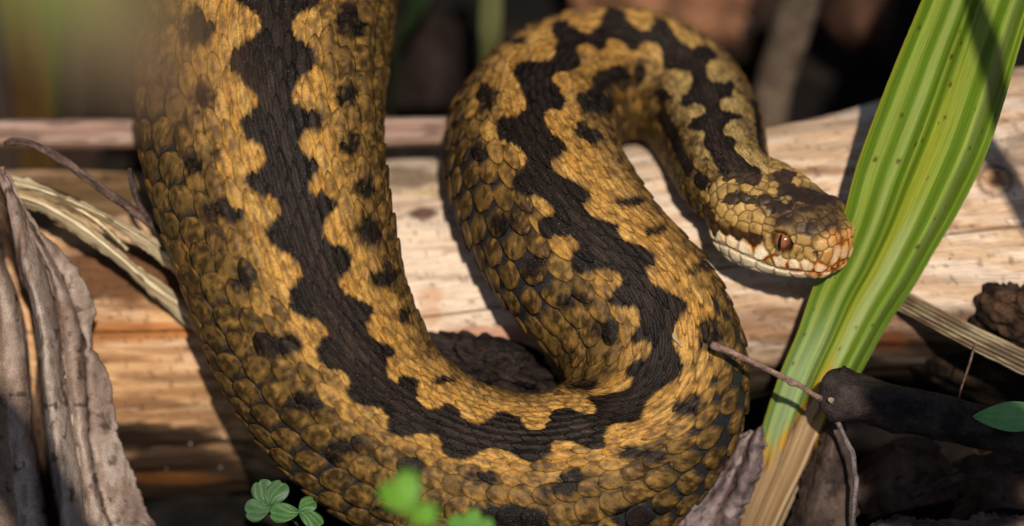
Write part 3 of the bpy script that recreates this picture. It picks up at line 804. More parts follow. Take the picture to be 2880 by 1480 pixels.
    Cc = mix(Cc, lin(50, 34, 22), smooth(.026, .004, edge) * np.where(lab, .45, .75))
    Cc = mix(Cc, lin(40, 24, 16), smooth(.022, .004, dm) * .75)
    Cc = mix(Cc, lin(30, 18, 14), smooth(.18, .12, de) * .85)
    Cc = mix(Cc, lin(70, 36, 26), smooth(.06, .02, both(loc[ni])) * .85)
    Cc = mix(Cc, OLIVE * 1.2, smooth(.12, -.05, XS) * .6)
    # the far side of the head mirrors the near side
    mir = (-np.arange(m)) % m
    own = smooth(.02, .12, face); oth = smooth(.02, .12, face[:, mir])
    use = np.where(own > .5, 1.0, np.where(oth > .5, 0.0, 1.0))
    Cc = mix(Cc[:, mir], Cc, use)
    Vh = Wv.reshape(-1, 3); Fh = quads(n, m, 0, True)
    epw = to_w((epos * np.array([1, 1, 1]))[None])[0]; en = Nn[ei, ej]
    epl = epos * np.array([1, -1, 1]); epl_w = to_w(epl[None])[0]
    enl = Nn[ei, (-ej) % m]
    return Vh, Fh, Cc.reshape(-1, 3), (epw, en, epl_w, enl, hx, hz, hy, f)
HV, HF, HC, EYE = build_head()

def build_skin():
    n, m = 900, 96
    s = np.linspace(0, SB[-1], n); th = np.linspace(-np.pi, np.pi, m, endpoint=False)
    S, Tt = np.meshgrid(s, th, indexing='ij')
    # belly shields: shallow steps across the underside
    st_i = np.interp(S, pos, np.arange(len(pos)))
    belly = smooth(2.05, 2.3, np.abs(Tt))
    h = -0.012 + belly * 0.05 * (0.35 + .65 * (st_i % 1.0))
    V = body_pt(S, Tt, h).reshape(-1, 3)
    C = mix(np.broadcast_to(np.array([.020, .020, .022]), S.shape + (3,)), np.array([.16, .10, .07]), belly * (.35 + .65 * smooth(.5, 1, st_i % 1.0)))
    C = mix(C, OLIVE * .9, smooth(4.0, 2.5, S) * (1 - belly) * .9)
    F = quads(n, m, 0, True)[:, ::-1]
    # tail end
    V = np.concatenate([V, CB[-1:]]); C = np.concatenate([C.reshape(-1, 3), C[-1, :1]])
    e = (n - 1) * m + np.arange(m)
    return V, F, C
SV, SFk, SC_ = build_skin()
def build_body():
    o = obj('body', np.concatenate([SV, HV]), np.concatenate([SFk[:, ::-1], HF + len(SV)]), M_head, ADDER, C=np.concatenate([SC_, HC]))
    return o
build_body()

def build_eyes():
    for k, (p, nrm) in enumerate(((EYE[0], EYE[1]), (EYE[2], EYE[3]))):
        hx, hz, f = EYE[4], EYE[5], EYE[7]
        r = 0.142 * f
        c = p - nrm * (r * 0.60)
        # frame: e out of the head, a forward along the head, b up
        a = hx - (hx @ nrm) * nrm; a /= np.linalg.norm(a); b = np.cross(nrm, a)
        if b @ hz < 0: b = -b
        n, m = 40, 48
        t = np.linspace(0, np.pi, n); q = np.linspace(0, 2 * np.pi, m, endpoint=False)
        Tt, Q = np.meshgrid(t, q, indexing='ij')
        V = c + r * (np.cos(Tt)[..., None] * nrm + np.sin(Tt)[..., None] * (np.cos(Q)[..., None] * a * 1.12 + np.sin(Q)[..., None] * b))
        rad = np.sin(Tt)
        C = mix(lin(150, 84, 36), lin(62, 30, 17), smooth(.3, .75, rad))
        C = mix(C, lin(176, 110, 50), smooth(.2, .8, np.sin(Q) * rad) * .7)
        C = mix(C, lin(24, 12, 9), smooth(.80, .93, rad)); C = np.where((Tt > 1.5)[..., None], lin(20, 12, 9), C)
        Fq = quads(n, m, 0, True)
        e = obj('eye', V.reshape(-1, 3), Fq, M_eye, ADDER, C=C.reshape(-1, 3))
        # slit pupil, a thin lens on the eyeball, tilted with the head
        w = np.linspace(-1, 1, 15); z = np.linspace(-1, 1, 21)
        Wg, Zg = np.meshgrid(w, z, indexing='ij')
        y_ = Zg * .80; x_ = Wg * .16 * np.sqrt(np.clip(1 - Zg ** 2, 0, 1)) - .05 - .10 * Zg
        o_ = np.sqrt(np.clip(1 - (x_ / 1.12) ** 2 - y_ ** 2, 0.01, 1)) + 0.012
        Vp = c + r * (o_[..., None] * nrm + x_[..., None] * a + y_[..., None] * b)
        V2, F2 = sheet_arrays(Vp, 0.004)
        obj('pupil', V2, F2, M_eye, e, C=np.tile(lin(10, 6, 5), (len(V2), 1)))
build_eyes()

# ------------------------------------------------------------------ broad green blade
def blade_sheet(L, R_, wl, n, m, pleat, seed=0, twist=0.0):
    """edges in photo pixels (x, y, w) from tip to foot -> grid, plus coordinates along and across"""
    a = catmull(px(L[:, 0], L[:, 1], L[:, 2]), n); b = catmull(px(R_[:, 0], R_[:, 1], R_[:, 2]), n)
    q = np.linspace(0, 1, m)
    G = a[:, None] * (1 - q)[None, :, None] + b[:, None] * q[None, :, None]
    Nn = np.cross(np.gradient(G, axis=1), np.gradient(G, axis=0)); Nn /= np.linalg.norm(Nn, axis=-1, keepdims=True)
    if (Nn @ FWD).mean() > 0: Nn = -Nn
    G = G + Nn * pleat(q)[None, :, None]
    return G, q

def green_blade():
    Le = D([(3060, -1250, -1.6), (2800, -900, -2.2), (2560, -520, -2.0), (2420, -260, -1.5), (2318, 0, -1.0), (2255, 150, -.72), (2200, 290, -.5), (2153, 420, -.3), (2118, 550, -.1), (2080, 650, .05), (2046, 720, .15), (2008, 830, .25), (1962, 940, .35), (1922, 1060, .5), (1898, 1170, .62), (1872, 1240, .8), (1838, 1330, 1.1), (1800, 1430, 1.6)])
    Ri = D([(3075, -1248, -1.6), (2960, -900, -2.1), (2860, -520, -1.8), (2750, -260, -1.3), (2610, 0, -.8), (2565, 130, -.55), (2528, 260, -.3), (2480, 400, -.1), (2416, 530, .1), (2350, 640, .25), (2300, 725, .35), (2235, 820, .45), (2170, 935, .5), (2120, 1030, .6), (2072, 1120, .7), (2020, 1215, .85), (1965, 1330, 1.1), (1915, 1430, 1.6)])
    def pleat(q):
        return 0.07 * np.exp(-((q - .33) / .10) ** 2) - 0.07 * np.exp(-((q - .52) / .09) ** 2) + 0.11 * np.exp(-((q - .78) / .07) ** 2) - .06 * smooth(.84, 1, q) + .03 * np.sin(q * 60) * .25
    n, m = 460, 120
    G, q = blade_sheet(Le, Ri, None, n, m, pleat)
    X, Y, W = topx(G.reshape(-1, 3)); Y = Y.reshape(n, m); X = X.reshape(n, m)
    Q = np.broadcast_to(q[None], (n, m)); t = Y / 1480
    # serrated fine edge
    jag = (fbm(np.stack([np.arange(n) / 1.7, np.zeros(n), np.zeros(n)], -1), 4, 2) - .5) * .025
    G[:, 0] += (G[:, 1] - G[:, 0]) * jag[:, None] * 20; G[:, -1] += (G[:, -2] - G[:, -1]) * jag[:, None] * 20
    dg, mg, lg, yl, wh = lin(96, 124, 20), lin(126, 148, 38), lin(150, 166, 66), lin(164, 162, 26), lin(172, 182, 118)
    stripe = fbm(np.stack([Y / 2600, Q * 26, Q * 0], -1), 80, 3); fine = fbm(np.stack([Y / 3000, Q * 90, Q * 0], -1), 81, 2)
    C = mix(dg, mg, smooth(.35, .6, stripe))
    C = mix(C, lg, smooth(.56, .72, stripe) * .85)
    C = mix(C, yl, np.exp(-((Q - .55 + .1 * (t - .4)) / .07) ** 2) * .55 * smooth(.0, .3, t))
    C = mix(C, wh, (np.exp(-((Q - .30) / .035) ** 2) * .25 + np.exp(-((Q - .63) / .05) ** 2) * .75 * smooth(.35, .5, t) + np.exp(-((Q - .80) / .03) ** 2) * .28))
    C = mix(C, lin(168, 188, 138), .65 * smooth(.55, .72, t) * np.exp(-((Q - .22) / .16) ** 2))
    C = C * (.86 + .28 * fine)[..., None]
    C = mix(C, lin(150, 140, 24), smooth(.035, 0, Q) * .8)
    # foot: yellow, then straw, the dead tongue running up the middle
    lim = 1305 - 210 * np.exp(-((Q - .60) / .20) ** 2) + 85 * (fbm(np.stack([Q * 24, Y / 900, Q * 0], -1), 84, 3) - .5) * 2
    C = mix(C, lin(206, 150, 28), smooth(-75, -12, Y - lim) * .9)
    straw = mix(lin(206, 178, 140), lin(176, 140, 98), smooth(.35, .65, fbm(np.stack([Y / 700, Q * 34, Q * 0], -1), 86, 3)))
    C = mix(C, straw, smooth(-14, 14, Y - lim))
    C = mix(C, lin(92, 50, 30), np.exp(-((Y - lim - 16) / 20) ** 2) * smooth(.4, .6, fbm(np.stack([Q * 12, Y / 200, Q * 0], -1), 88, 2)) * .85)
    # rust specks
    for k in range(34):
        y0 = rng.uniform(20, 1250); q0 = rng.uniform(.03, .9); s0 = rng.uniform(2, 6.5)
        wpx = np.interp(y0, [0, 800, 1300], [330, 250, 150])
        d = np.hypot((Y - y0) / (s0 * 1.5), (Q - q0) * wpx / s0)
        C = mix(C, lin(80, 46, 18), smooth(1.1, .4, d) * .85)
    loc = np.stack([Y / 230, Q * 1.2, Q * 0], -1)
    V, F = sheet_arrays(G, 0.03)
    obj('broad_sedge', V, F, M_green, C=np.tile(C.reshape(-1, 3), (2, 1)), X=np.tile(loc.reshape(-1, 3), (2, 1)),
        label='broad pleated green blade with straw coloured foot beside the snake head', cat='grass blade')
green_blade()

# ------------------------------------------------------------------ dead leaves on the left
def leaf_obj(name, ctrl, m, n, th, mat, colf, rough=0.0, seed=0, parent=None, jag=0.0, label=None, cat=None, group=None):
    c = np.array(ctrl, float)
    G = grid_up(px(c[..., 0], c[..., 1], c[..., 2]), m, n)
    Nn = np.cross(np.gradient(G, axis=1), np.gradient(G, axis=0)); Nn /= np.linalg.norm(Nn, axis=-1, keepdims=True) + 1e-9
    G = G + Nn * ((fbm(G * 3.0, seed, 4) - .5) * 2 * rough)[..., None]
    if jag:
        j1 = (fbm(np.stack([np.arange(m) / 4.0, np.zeros(m), np.zeros(m)], -1), seed + 5, 3) - .5) * 2 * jag
        j2 = (fbm(np.stack([np.arange(m) / 4.0, np.ones(m) * 9, np.zeros(m)], -1), seed + 6, 3) - .5) * 2 * jag
        q = np.linspace(0, 1, n)[None, :, None]
        wv = G[:, -1:] - G[:, :1]; wv = wv / np.linalg.norm(wv, axis=-1, keepdims=True)
        G = G + wv * (j1[:, None, None] * (1 - q) ** 6 + j2[:, None, None] * q ** 6)
    C, loc = colf(G)
    V, F = sheet_arrays(G, th)
    return obj(name, V, F, mat, parent, C=np.tile(C.reshape(-1, 3), (2, 1)), X=np.tile(loc.reshape(-1, 3), (2, 1)), label=label, cat=cat, group=group)

def qs(G):
    m, n, _ = G.shape
    return np.meshgrid(np.linspace(0, 1, m), np.linspace(0, 1, n), indexing='ij')

def curled_leaf():
    ys = [470, 600, 740, 860, 960, 1060, 1150, 1250, 1380, 1500, 1640]
    lipl = np.interp(ys, [470, 740, 840, 975, 1187, 1355, 1480, 1640], [-30, 10, 48, 72, 88, 110, 132, 160])
    edge = np.interp(ys, [470, 590, 650, 740, 874, 908, 1042, 1059, 1120, 1243, 1383, 1480, 1640], [-10, 60, 108, 200, 274, 251, 263, 300, 308, 338, 392, 436, 500])
    rb = np.interp(ys, [470, 560, 740, 908, 1075, 1243, 1383, 1640], [0, 45, 118, 162, 176, 207, 229, 250])
    ck = np.interp(ys, [470, 600, 796, 936, 1075, 1243, 1383, 1480, 1640], [-5, 62, 184, 224, 235, 246, 274, 307, 360])
    rows = []
    for y, a, r, c, e in zip(ys, lipl, rb, ck, edge):
        lo = smooth(480, 760, y); b = -0.8 * smooth(900, 1640, y) * .6
        wd = r - a
        rows.append([(-260, y + 10, .6 + b), (a - 120, y + 5, -.15 + b), (a - 34, y, -.32 + b), (a - 4, y, .02 + b), (a + 6, y, 1.5 * lo + .2 + b), (a + 30, y, 1.4 * lo + b), (a + 36 + wd * .08, y, -.05 + b),
                     (a + wd * .5 + 8, y, -.42 * lo + b), (r - 8, y, -.1 + b), (r + 6, y, .22 + b), ((r + c) / 2 + 2, y, .1 + b), (c - 5, y, .22 + b), (c + 6, y, .62 + b), (c + 16, y, .34 + b), (e, y, .48 + b * .4)])
    def colf(G):
        X, Y, W = topx(G.reshape(-1, 3)); X = X.reshape(G.shape[:2]); Y = Y.reshape(G.shape[:2])
        n1 = fbm(np.stack([X / 90, Y / 160, X * 0], -1), 91, 4); n2 = fbm(np.stack([X / 14, Y / 60, X * 0], -1), 92, 3)
        ridge = np.interp(np.linspace(0, 1, G.shape[1]), np.linspace(0, 1, 15), [0, 0, .1, .2, .3, .4, .8, 1, .8, .1, 0, 0, .2, .1, .05])[None] + 0 * X
        C = mix(lin(186, 166, 152), lin(150, 128, 116), smooth(.35, .65, n1))
        C = mix(C, lin(150, 116, 88), ridge * .7)
        C = mix(C, lin(112, 84, 64), smooth(.52, .75, n2) * .55)
        C = mix(C, lin(118, 92, 72), (np.linspace(0, 1, G.shape[1]) < .2)[None] * .75 + 0 * X)
        C = mix(C, lin(60, 44, 36), smooth(.68, .76, fbm(np.stack([X / 22, Y / 30, X * 0], -1), 94, 3)) * .7)
        # veins
        C = mix(C, C * .72, smooth(.6, .85, np.abs(np.sin((X * .35 + Y) / 34 + 4 * n1))) * .18)
        return C, np.stack([Y / 100, X / 100, X * 0], -1)
    leaf_obj('curled_leaf', rows, 260, 240, .035, M_dead, colf, rough=.035, seed=101, jag=.045, label='large grey brown dead leaf rolled lengthwise against the log', cat='dead leaf')
curled_leaf()

def straw_cols(seed, c1, c2, c3=None, cross=60):
    def colf(G):
        U, Q = qs(G)
        s1 = fbm(np.stack([U * 4, Q * 14, Q * 0], -1), seed, 3); s2 = fbm(np.stack([U * 8, Q * cross, Q * 0], -1), seed + 1, 2)
        C = mix(c1, c2, smooth(.38, .66, s1)); C = C * (.78 + .44 * s2)[..., None]
        if c3 is not None: C = mix(C, c3, smooth(.60, .74, fbm(np.stack([U * 14, Q * 10, Q * 0], -1), seed + 3, 3)) * .8)
        return C, np.stack([U * 6, Q * 1.2, Q * 0], -1)
    return colf

def dry_leaf():
    r = thing('dry_grass_leaf', px(300, 700, 1.4), 'split pale straw leaf bent across the log beside the curled dead leaf', 'dry leaf')
    def strand(up, lo, w0, w1, bow, seed):
        up = catmull(np.array(up, float), 9); lo = catmull(np.array(lo, float), 9); rows = []
        for i in range(9):
            t = i / 8; w = w0 + (w1 - w0) * t - bow * math.sin(math.pi * t)
            (x0, y0), (x1, y1) = up[i], lo[i]
            rows.append([(x0 + (x1 - x0) * q, y0 + (y1 - y0) * q, w - .10 * math.sin(math.pi * q) + .10 * (q > .5) * (q - .5) - (0.05 if abs(q - .4) < .12 else 0)) for q in np.linspace(0, 1, 6)])
        leaf_obj('strand', rows, 150, 60, .022, M_straw, straw_cols(seed, lin(240, 220, 180), lin(206, 180, 134), lin(104, 76, 50)), rough=.02, seed=seed, parent=r, jag=.03)
    strand([(-60, 478), (84, 507), (184, 551), (280, 592), (363, 632), (447, 676), (560, 740)], [(-60, 530), (60, 552), (165, 566), (255, 604), (335, 650), (425, 716), (545, 812)], .9, 1.15, .45, 131)
    strand([(-60, 515), (60, 540), (155, 572), (255, 640), (340, 712), (425, 778), (560, 862)], [(-60, 545), (34, 568), (140, 610), (268, 694), (335, 742), (425, 829), (560, 945)], .95, 1.2, .40, 151)
    strand([(190, 572), (240, 596), (290, 630), (330, 668), (360, 700)], [(190, 576), (238, 604), (284, 640), (322, 676), (354, 706)], .80, 1.0, .25, 161)
dry_leaf()

# ------------------------------------------------------------------ twigs and stems
def tube(name, pts, mat, c1, c2, seed=0, parent=None, nseg=14, n=60, jitter=.12, label=None, cat=None, group=None, ribs=0):
    p = np.array(pts, float)
    S = catmull(np.concatenate([px(p[:, 0], p[:, 1], p[:, 2]), p[:, 3:4]], 1), n)
    V, F = tube_arrays(S[:, :3], S[:, 3], nseg, jitter, seed)
    k = np.arange(n)[:, None] / n; a = np.linspace(0, 2 * np.pi, nseg, endpoint=False)[None]
    if ribs:
        rib = np.cos(a * ribs)
        cen = np.repeat(S[:, None, :3], nseg, 1).reshape(-1, 3)
        V[:n * nseg] = cen + (V[:n * nseg] - cen) * (1 + .15 * np.broadcast_to(rib, (n, nseg)).reshape(-1, 1))
    t = fbm(np.stack([k * 12 + 0 * a, np.cos(a) * 1.5 + 0 * k, np.sin(a) * 1.5 + 0 * k], -1), seed, 4)
    C = mix(c1, c2, smooth(.35, .65, t)).reshape(-1, 3)
    if ribs: C = C * (.25 + .75 * smooth(-1, .6, np.broadcast_to(np.cos(a * ribs), (n, nseg)))).reshape(-1, 1)
    C = np.concatenate([C, C[:1], C[-1:]])
    X = np.concatenate([np.stack([k * 8 + 0 * a, a + 0 * k, 0 * a + 0 * k], -1).reshape(-1, 3), np.zeros((2, 3))])
    return obj(name, V, F, mat, parent, C=C, X=X, label=label, cat=cat, group=group)

tw = thing('forked_twig', px(486, 699, 1.2), 'thin dark forked twig arching over the straw leaf', 'twig')
tube('stem', [(10, 404, .3, .02), (30, 399, .3, .05), (60, 398, .3, .045), (112, 416, .25, .05), (184, 456, .25, .055), (240, 497, .3, .055), (302, 542, .4, .055), (358, 581, .5, .055), (425, 632, .7, .055), (500, 715, 1.1, .05)], M_twig, lin(70, 54, 48), lin(120, 98, 84), 3, tw)
tube('side_shoot', [(364, 474, .3, .022), (368, 500, .35, .036), (374, 525, .4, .045), (378, 545, .42, .035), (391, 576, .5, .036), (436, 643, .7, .04), (500, 712, 1.05, .05)], M_twig, lin(58, 46, 44), lin(96, 80, 74), 5, tw)

def flat_strip():
    rows = []
    for x in np.linspace(-250, 1330, 14):
        t = (x + 250) / 1580
        y0 = 346 - 12 * t + 3 * math.sin(x / 150); w = 2.45 + .1 * math.sin(x / 300)
        rows.append([(x, y0, w + .10), (x, y0 + 12, w - .06), (x, y0 + 40, w - .08), (x, y0 + 58, w), (x, y0 + 66, w + .12)])
    leaf_obj('flat_dry_stem', rows, 160, 40, .10, M_straw, straw_cols(171, lin(196, 164, 146), lin(150, 116, 100), lin(110, 82, 70), 40), rough=.03, seed=171, label='flat straight pinkish dry stem lying across behind the snake', cat='dry stem')
flat_strip()

tube('ribbed_stem', [(2380, 775, 1.2, .11), (2540, 848, .85, .115), (2640, 900, .55, .12), (2760, 962, .30, .125), (2900, 1030, .25, .13), (3100, 1140, .5, .13)], M_straw, lin(188, 166, 128), lin(126, 102, 76), 12, None, 78, 90, .10,
     label='pale ribbed dry stem slanting past the green blade', cat='dry stem', ribs=13)
tube('dry_fibre', [(2748, 958, .2, .016), (2738, 985, .15, .015), (2722, 1040, .1, .013), (2706, 1085, .1, .012), (2694, 1130, .12, .012)], M_twig, lin(130, 104, 92), lin(90, 66, 58), 14, None, 8, 30, .1,
     label='hair thin fibre hanging from the ribbed stem', cat='fibre')

bt = thing('broken_branch', px(2345, 1110, .4), 'thick black broken branch end lying over the foot of the green blade', 'branch')
tube('stem', [(2332, 1108, -.30, .25), (2340, 1108, -.32, .305), (2362, 1112, -.33, .325), (2390, 1116, -.34, .30), (2440, 1128, -.35, .285), (2560, 1156, -.38, .275), (2700, 1188, -.40, .27), (2880, 1230, -.42, .265), (3150, 1290, -.3, .27)], M_twig, lin(34, 28, 27), lin(62, 52, 48), 21, bt, 40, 220, .20)
tube('snapped_tip', [(2312, 1128, -.40, .05), (2322, 1120, -.42, .10), (2338, 1114, -.42, .15), (2352, 1112, -.40, .17)], M_twig, lin(60, 46, 38), lin(96, 76, 60), 22, bt, 18, 24, .25)
tube('bark_spur', [(2376, 1030, -.40, .02), (2372, 1044, -.42, .05), (2366, 1062, -.44, .07)], M_twig, lin(30, 24, 22), lin(54, 44, 40), 23, bt, 12, 16, .25)
tube('pale_scar', [(2337, 1118, -.66, .030), (2337, 1126, -.66, .042), (2338, 1134, -.65, .02)], M_twig, lin(170, 150, 120), lin(140, 118, 92), 24, bt, 12, 12, .15)
tube('side_twig', [(2000, 968, -.98, .044), (2012, 975, -.98, .050), (2060, 992, -.95, .040), (2110, 1016, -.90, .037), (2160, 1040, -.84, .035), (2215, 1068, -.76, .040), (2226, 1076, -.75, .046), (2245, 1082, -.72, .034), (2290, 1112, -.6, .034), (2325, 1128, -.45, .04)], M_twig, lin(112, 86, 78), lin(150, 120, 104), 25, bt, 14, 90, .14)
tube('lower_twig', [(2340, 1160, -.35, .05), (2362, 1200, -.4, .03), (2385, 1250, -.45, .03), (2398, 1275, -.46, .036), (2404, 1330, -.4, .03), (2408, 1350, -.38, .034), (2402, 1420, -.3, .028), (2398, 1500, -.1, .028)], M_twig, lin(84, 74, 74), lin(120, 108, 104), 26, bt, 12, 70, .15)

# ------------------------------------------------------------------ dead leaves lower right
def dark_cols(seed, c1, c2, c3):
    def colf(G):
        U, Q = qs(G)
        a = fbm(G * 2.2, seed, 4); b = fbm(G * 9, seed + 2, 3)
        C = mix(c1, c2, smooth(.38, .65, a)); C = mix(C, c3, smooth(.55, .7, b) * .7)
        C = mix(C, C * 1.35, np.exp(-((Q - .5) / .02) ** 2) * .8)
        for k in range(7):
            C = mix(C, C * 1.22, np.exp(-(((U - .12 * k) * 1.6 - np.abs(Q - .5)) / .03) ** 2) * .5)
        return C, np.stack([U * 5, Q * 2, Q * 0], -1)
    return colf
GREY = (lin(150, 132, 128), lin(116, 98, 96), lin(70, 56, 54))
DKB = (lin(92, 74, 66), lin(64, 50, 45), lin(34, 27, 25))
leaf_obj('crumpled_leaf', [
    [(2146, 1195, .35), (2136, 1204, .2), (2118, 1212, .45), (2100, 1222, .3), (2086, 1212, .6)],
    [(2150, 1250, .35), (2126, 1244, .05), (2098, 1240, .45), (2066, 1236, .25), (2030, 1225, .9)],
    [(2140, 1310, .4), (2112, 1300, .1), (2078, 1300, .5), (2030, 1312, .2), (1975, 1330, .7)],
    [(2116, 1370, .4), (2086, 1370, .15), (2044, 1366, .5), (1980, 1385, .15), (1900, 1420, .6)],
    [(2090, 1450, .4), (2054, 1450, .2), (2004, 1440, .5), (1930, 1450, .1), (1830, 1480, .5)],
    [(2060, 1560, .5), (2010, 1560, .3), (1950, 1550, .5), (1870, 1560, .2), (1770, 1580, .6)]], 110, 70, .03, M_dead, dark_cols(201, *GREY), rough=.07, seed=201, jag=.05,
    label='crumpled grey purple dead leaf tucked under the outer bend of the snake', cat='dead leaf')
leaf_obj('hanging_leaf', [
    [(2330, 1180, .4), (2350, 1185, .25), (2372, 1190, .4)],
    [(2296, 1260, .5), (2340, 1262, .15), (2396, 1270, .45)],
    [(2262, 1350, .6), (2320, 1350, .1), (2410, 1360, .4)],
    [(2230, 1440, .7), (2300, 1440, .2), (2412, 1450, .3)],
    [(2180, 1560, .8), (2270, 1560, .3), (2400, 1570, .3)]], 90, 60, .03, M_dead, dark_cols(211, lin(86, 70, 62), lin(58, 46, 42), lin(34, 27, 26)), rough=.07, seed=211, jag=.05,
    label='narrow brown dead leaf hanging below the broken branch', cat='dead leaf')
leaf_obj('serrated_leaf', [
    [(2420, 1492, -.2), (2430, 1520, -.5), (2450, 1600, -.3)],
    [(2480, 1464, -.2), (2490, 1500, -.55), (2500, 1600, -.3)],
    [(2580, 1452, -.2), (2590, 1490, -.6), (2600, 1600, -.3)],
    [(2700, 1462, -.2), (2700, 1496, -.6), (2700, 1600, -.3)],
    [(2800, 1452, -.2), (2800, 1490, -.6), (2800, 1600, -.3)],
    [(2960, 1450, -.2), (2960, 1490, -.6), (2960, 1600, -.3)]], 120, 40, .03, M_dead, dark_cols(221, lin(132, 112, 102), lin(98, 80, 74), lin(60, 48, 46)), rough=.04, seed=221, jag=.07,
    label='brown dead leaf with a toothed edge lying in front of the dark litter', cat='dead leaf')
LIT = [
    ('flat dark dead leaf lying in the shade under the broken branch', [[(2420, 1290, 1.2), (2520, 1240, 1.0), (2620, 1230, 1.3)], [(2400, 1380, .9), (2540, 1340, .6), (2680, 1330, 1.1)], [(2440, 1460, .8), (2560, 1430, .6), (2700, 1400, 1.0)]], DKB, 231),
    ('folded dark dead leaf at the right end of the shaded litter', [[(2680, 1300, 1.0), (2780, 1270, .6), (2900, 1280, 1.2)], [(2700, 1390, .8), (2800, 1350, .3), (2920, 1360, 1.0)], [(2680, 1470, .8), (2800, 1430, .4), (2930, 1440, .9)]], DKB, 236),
    ('small tan scrap of leaf below the broken branch', [[(2732, 1256, -.1), (2742, 1264, -.14), (2752, 1262, -.1)], [(2742, 1272, -.1), (2756, 1278, -.15), (2770, 1270, -.1)], [(2770, 1266, 0), (2790, 1268, -.1), (2812, 1258, 0)]], (lin(190, 150, 96), lin(130, 92, 56), lin(80, 60, 40)), 241),
]
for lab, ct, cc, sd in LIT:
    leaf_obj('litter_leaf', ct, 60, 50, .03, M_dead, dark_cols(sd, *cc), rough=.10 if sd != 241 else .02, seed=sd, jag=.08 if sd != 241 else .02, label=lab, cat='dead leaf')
tube('shaded_twig', [(2560, 1395, .2, .05), (2620, 1372, .1, .06), (2700, 1340, .1, .07), (2800, 1325, .1, .07), (2950, 1300, .3, .08)], M_twig, lin(44, 36, 34), lin(72, 60, 56), 28, None, 12, 60, .3,
     label='crooked dark twig in the shaded litter below the broken branch', cat='twig')

# ------------------------------------------------------------------ lumps: clod, bark
def lump(name, c, ax, mat, c1, c2, seed, amp, freq, label, cat, ridged=0.0, parent=None):
    n, m = 90, 140
    t = np.linspace(0.001, np.pi - .001, n); q = np.linspace(0, 2 * np.pi, m, endpoint=False)
    Tt, Q = np.meshgrid(t, q, indexing='ij')
    d = np.stack([np.sin(Tt) * np.cos(Q), np.sin(Tt) * np.sin(Q), np.cos(Tt)], -1)
    nz = fbm(d * freq + seed, seed, 4); bil = np.abs(fbm(d * freq * 1.2 + seed, seed + 4, 2) - .5) * 2; bil2 = np.abs(fbm(d * freq * 3.2 + seed, seed + 8, 2) - .5) * 2
    rr = 1 + amp * (nz - .5) * 2 + ridged * (np.clip(bil, 0, .5) ** .5 - .35) + .4 * ridged * (np.clip(bil2, 0, .5) ** .5 - .35)
    base = px(*[np.array(v, float) for v in c])
    Ax = np.array(ax, float)       # three axes as rows: (right, up in picture, towards viewer) lengths, tilt
    E = np.stack([RIGHT * math.cos(Ax[3]) + UPV * math.sin(Ax[3]), UPV * math.cos(Ax[3]) - RIGHT * math.sin(Ax[3]), -FWD])
    V = base + (d * rr[..., None] * Ax[:3]) @ E
    C = mix(c1, c2, smooth(.4, .65, fbm(d * freq * 2 + 3, seed + 7, 3)))
    C = C * (0.7 + .5 * smooth(.02, .25, bil2))[..., None] if ridged else C
    return obj(name, V.reshape(-1, 3), quads(n, m, 0, True), mat, parent, C=C.reshape(-1, 3), label=label, cat=cat)
lump('soil_clod', (1370, 1035, 1.05), (.82, .37, .60, -.30), M_clod, lin(46, 36, 32), lin(30, 23, 21), 5, .16, 2.0, 'lumpy dark brown clod lying in the crook of the snake', 'clod', .42)
lump('bark_chunk', (2880, 850, 1.05), (.78, .50, .42, -.3), M_bark, lin(72, 52, 38), lin(30, 21, 16), 9, .30, 1.7, 'rough dark bark lump on the log above the ribbed stem', 'bark', .38)
lump('wood_lump', (2800, 1010, 2.0), (1.3, .5, .6, -.2), M_bark, lin(52, 38, 28), lin(26, 19, 15), 13, .22, 1.6, 'dark rotten wood lump behind the broken branch', 'wood', .15)
def husk():
    c = px(np.array(1905.), np.array(955.), np.array(-.88))
    rows = [[(1893 + 4 * u * 6 - 5 * math.sin(math.pi * u) + q * 11 * math.sin(math.pi * (u * .9 + .05)), 938 + 36 * u + 4 * q, -.96 + .05 * q * q) for q in (-.5, 0, .5)] for u in np.linspace(0, 1, 7)]
    leaf_obj('seed_husk', rows, 24, 12, .012, M_straw, straw_cols(251, lin(236, 220, 190), lin(200, 170, 130)), seed=251, label='tiny pale seed husk stuck on the back of the snake', cat='seed husk')
husk()

# ------------------------------------------------------------------ clover and other small greens
def leaflet_arrays(base, dirv, nrm, length, width, notch=.12, fold=.15, n=26, m=22, droop=.1, pointed=False):
    """heart shaped (or pointed) leaflet growing from its base point"""
    dirv = np.asarray(dirv, float); dirv = dirv / np.linalg.norm(dirv)
    nrm = np.asarray(nrm, float); nrm = nrm - (nrm @ dirv) * dirv; nrm /= np.linalg.norm(nrm)
    sd = np.cross(nrm, dirv)
    U = np.linspace(0, 1, n)[:, None]; Q = np.linspace(-1, 1, m)[None]
    if pointed:
        hw = np.sin(np.pi * U ** .8) ** .85 * width / 2 + .004
        x = U * length + 0 * Q
    else:
        hw = width / 2 * (np.sin(np.clip(U, 0, 1) * np.pi * .60) ** .8) * (1 - .0 * U) + .004
        top = np.sqrt(np.clip(1 - .92 * Q ** 2, 0, 1))
        x = U * length * (0.62 + .40 * top - notch * .6 * np.exp(-(Q / .16) ** 2) * U ** 3)
    y = Q * hw
    z = fold * np.abs(Q) * hw - droop * length * U ** 2 + .012 * np.sin(Q * 5 + U * 6)
    return base + x[..., None] * dirv + y[..., None] * sd + z[..., None] * nrm, U + 0 * Q, Q + 0 * U

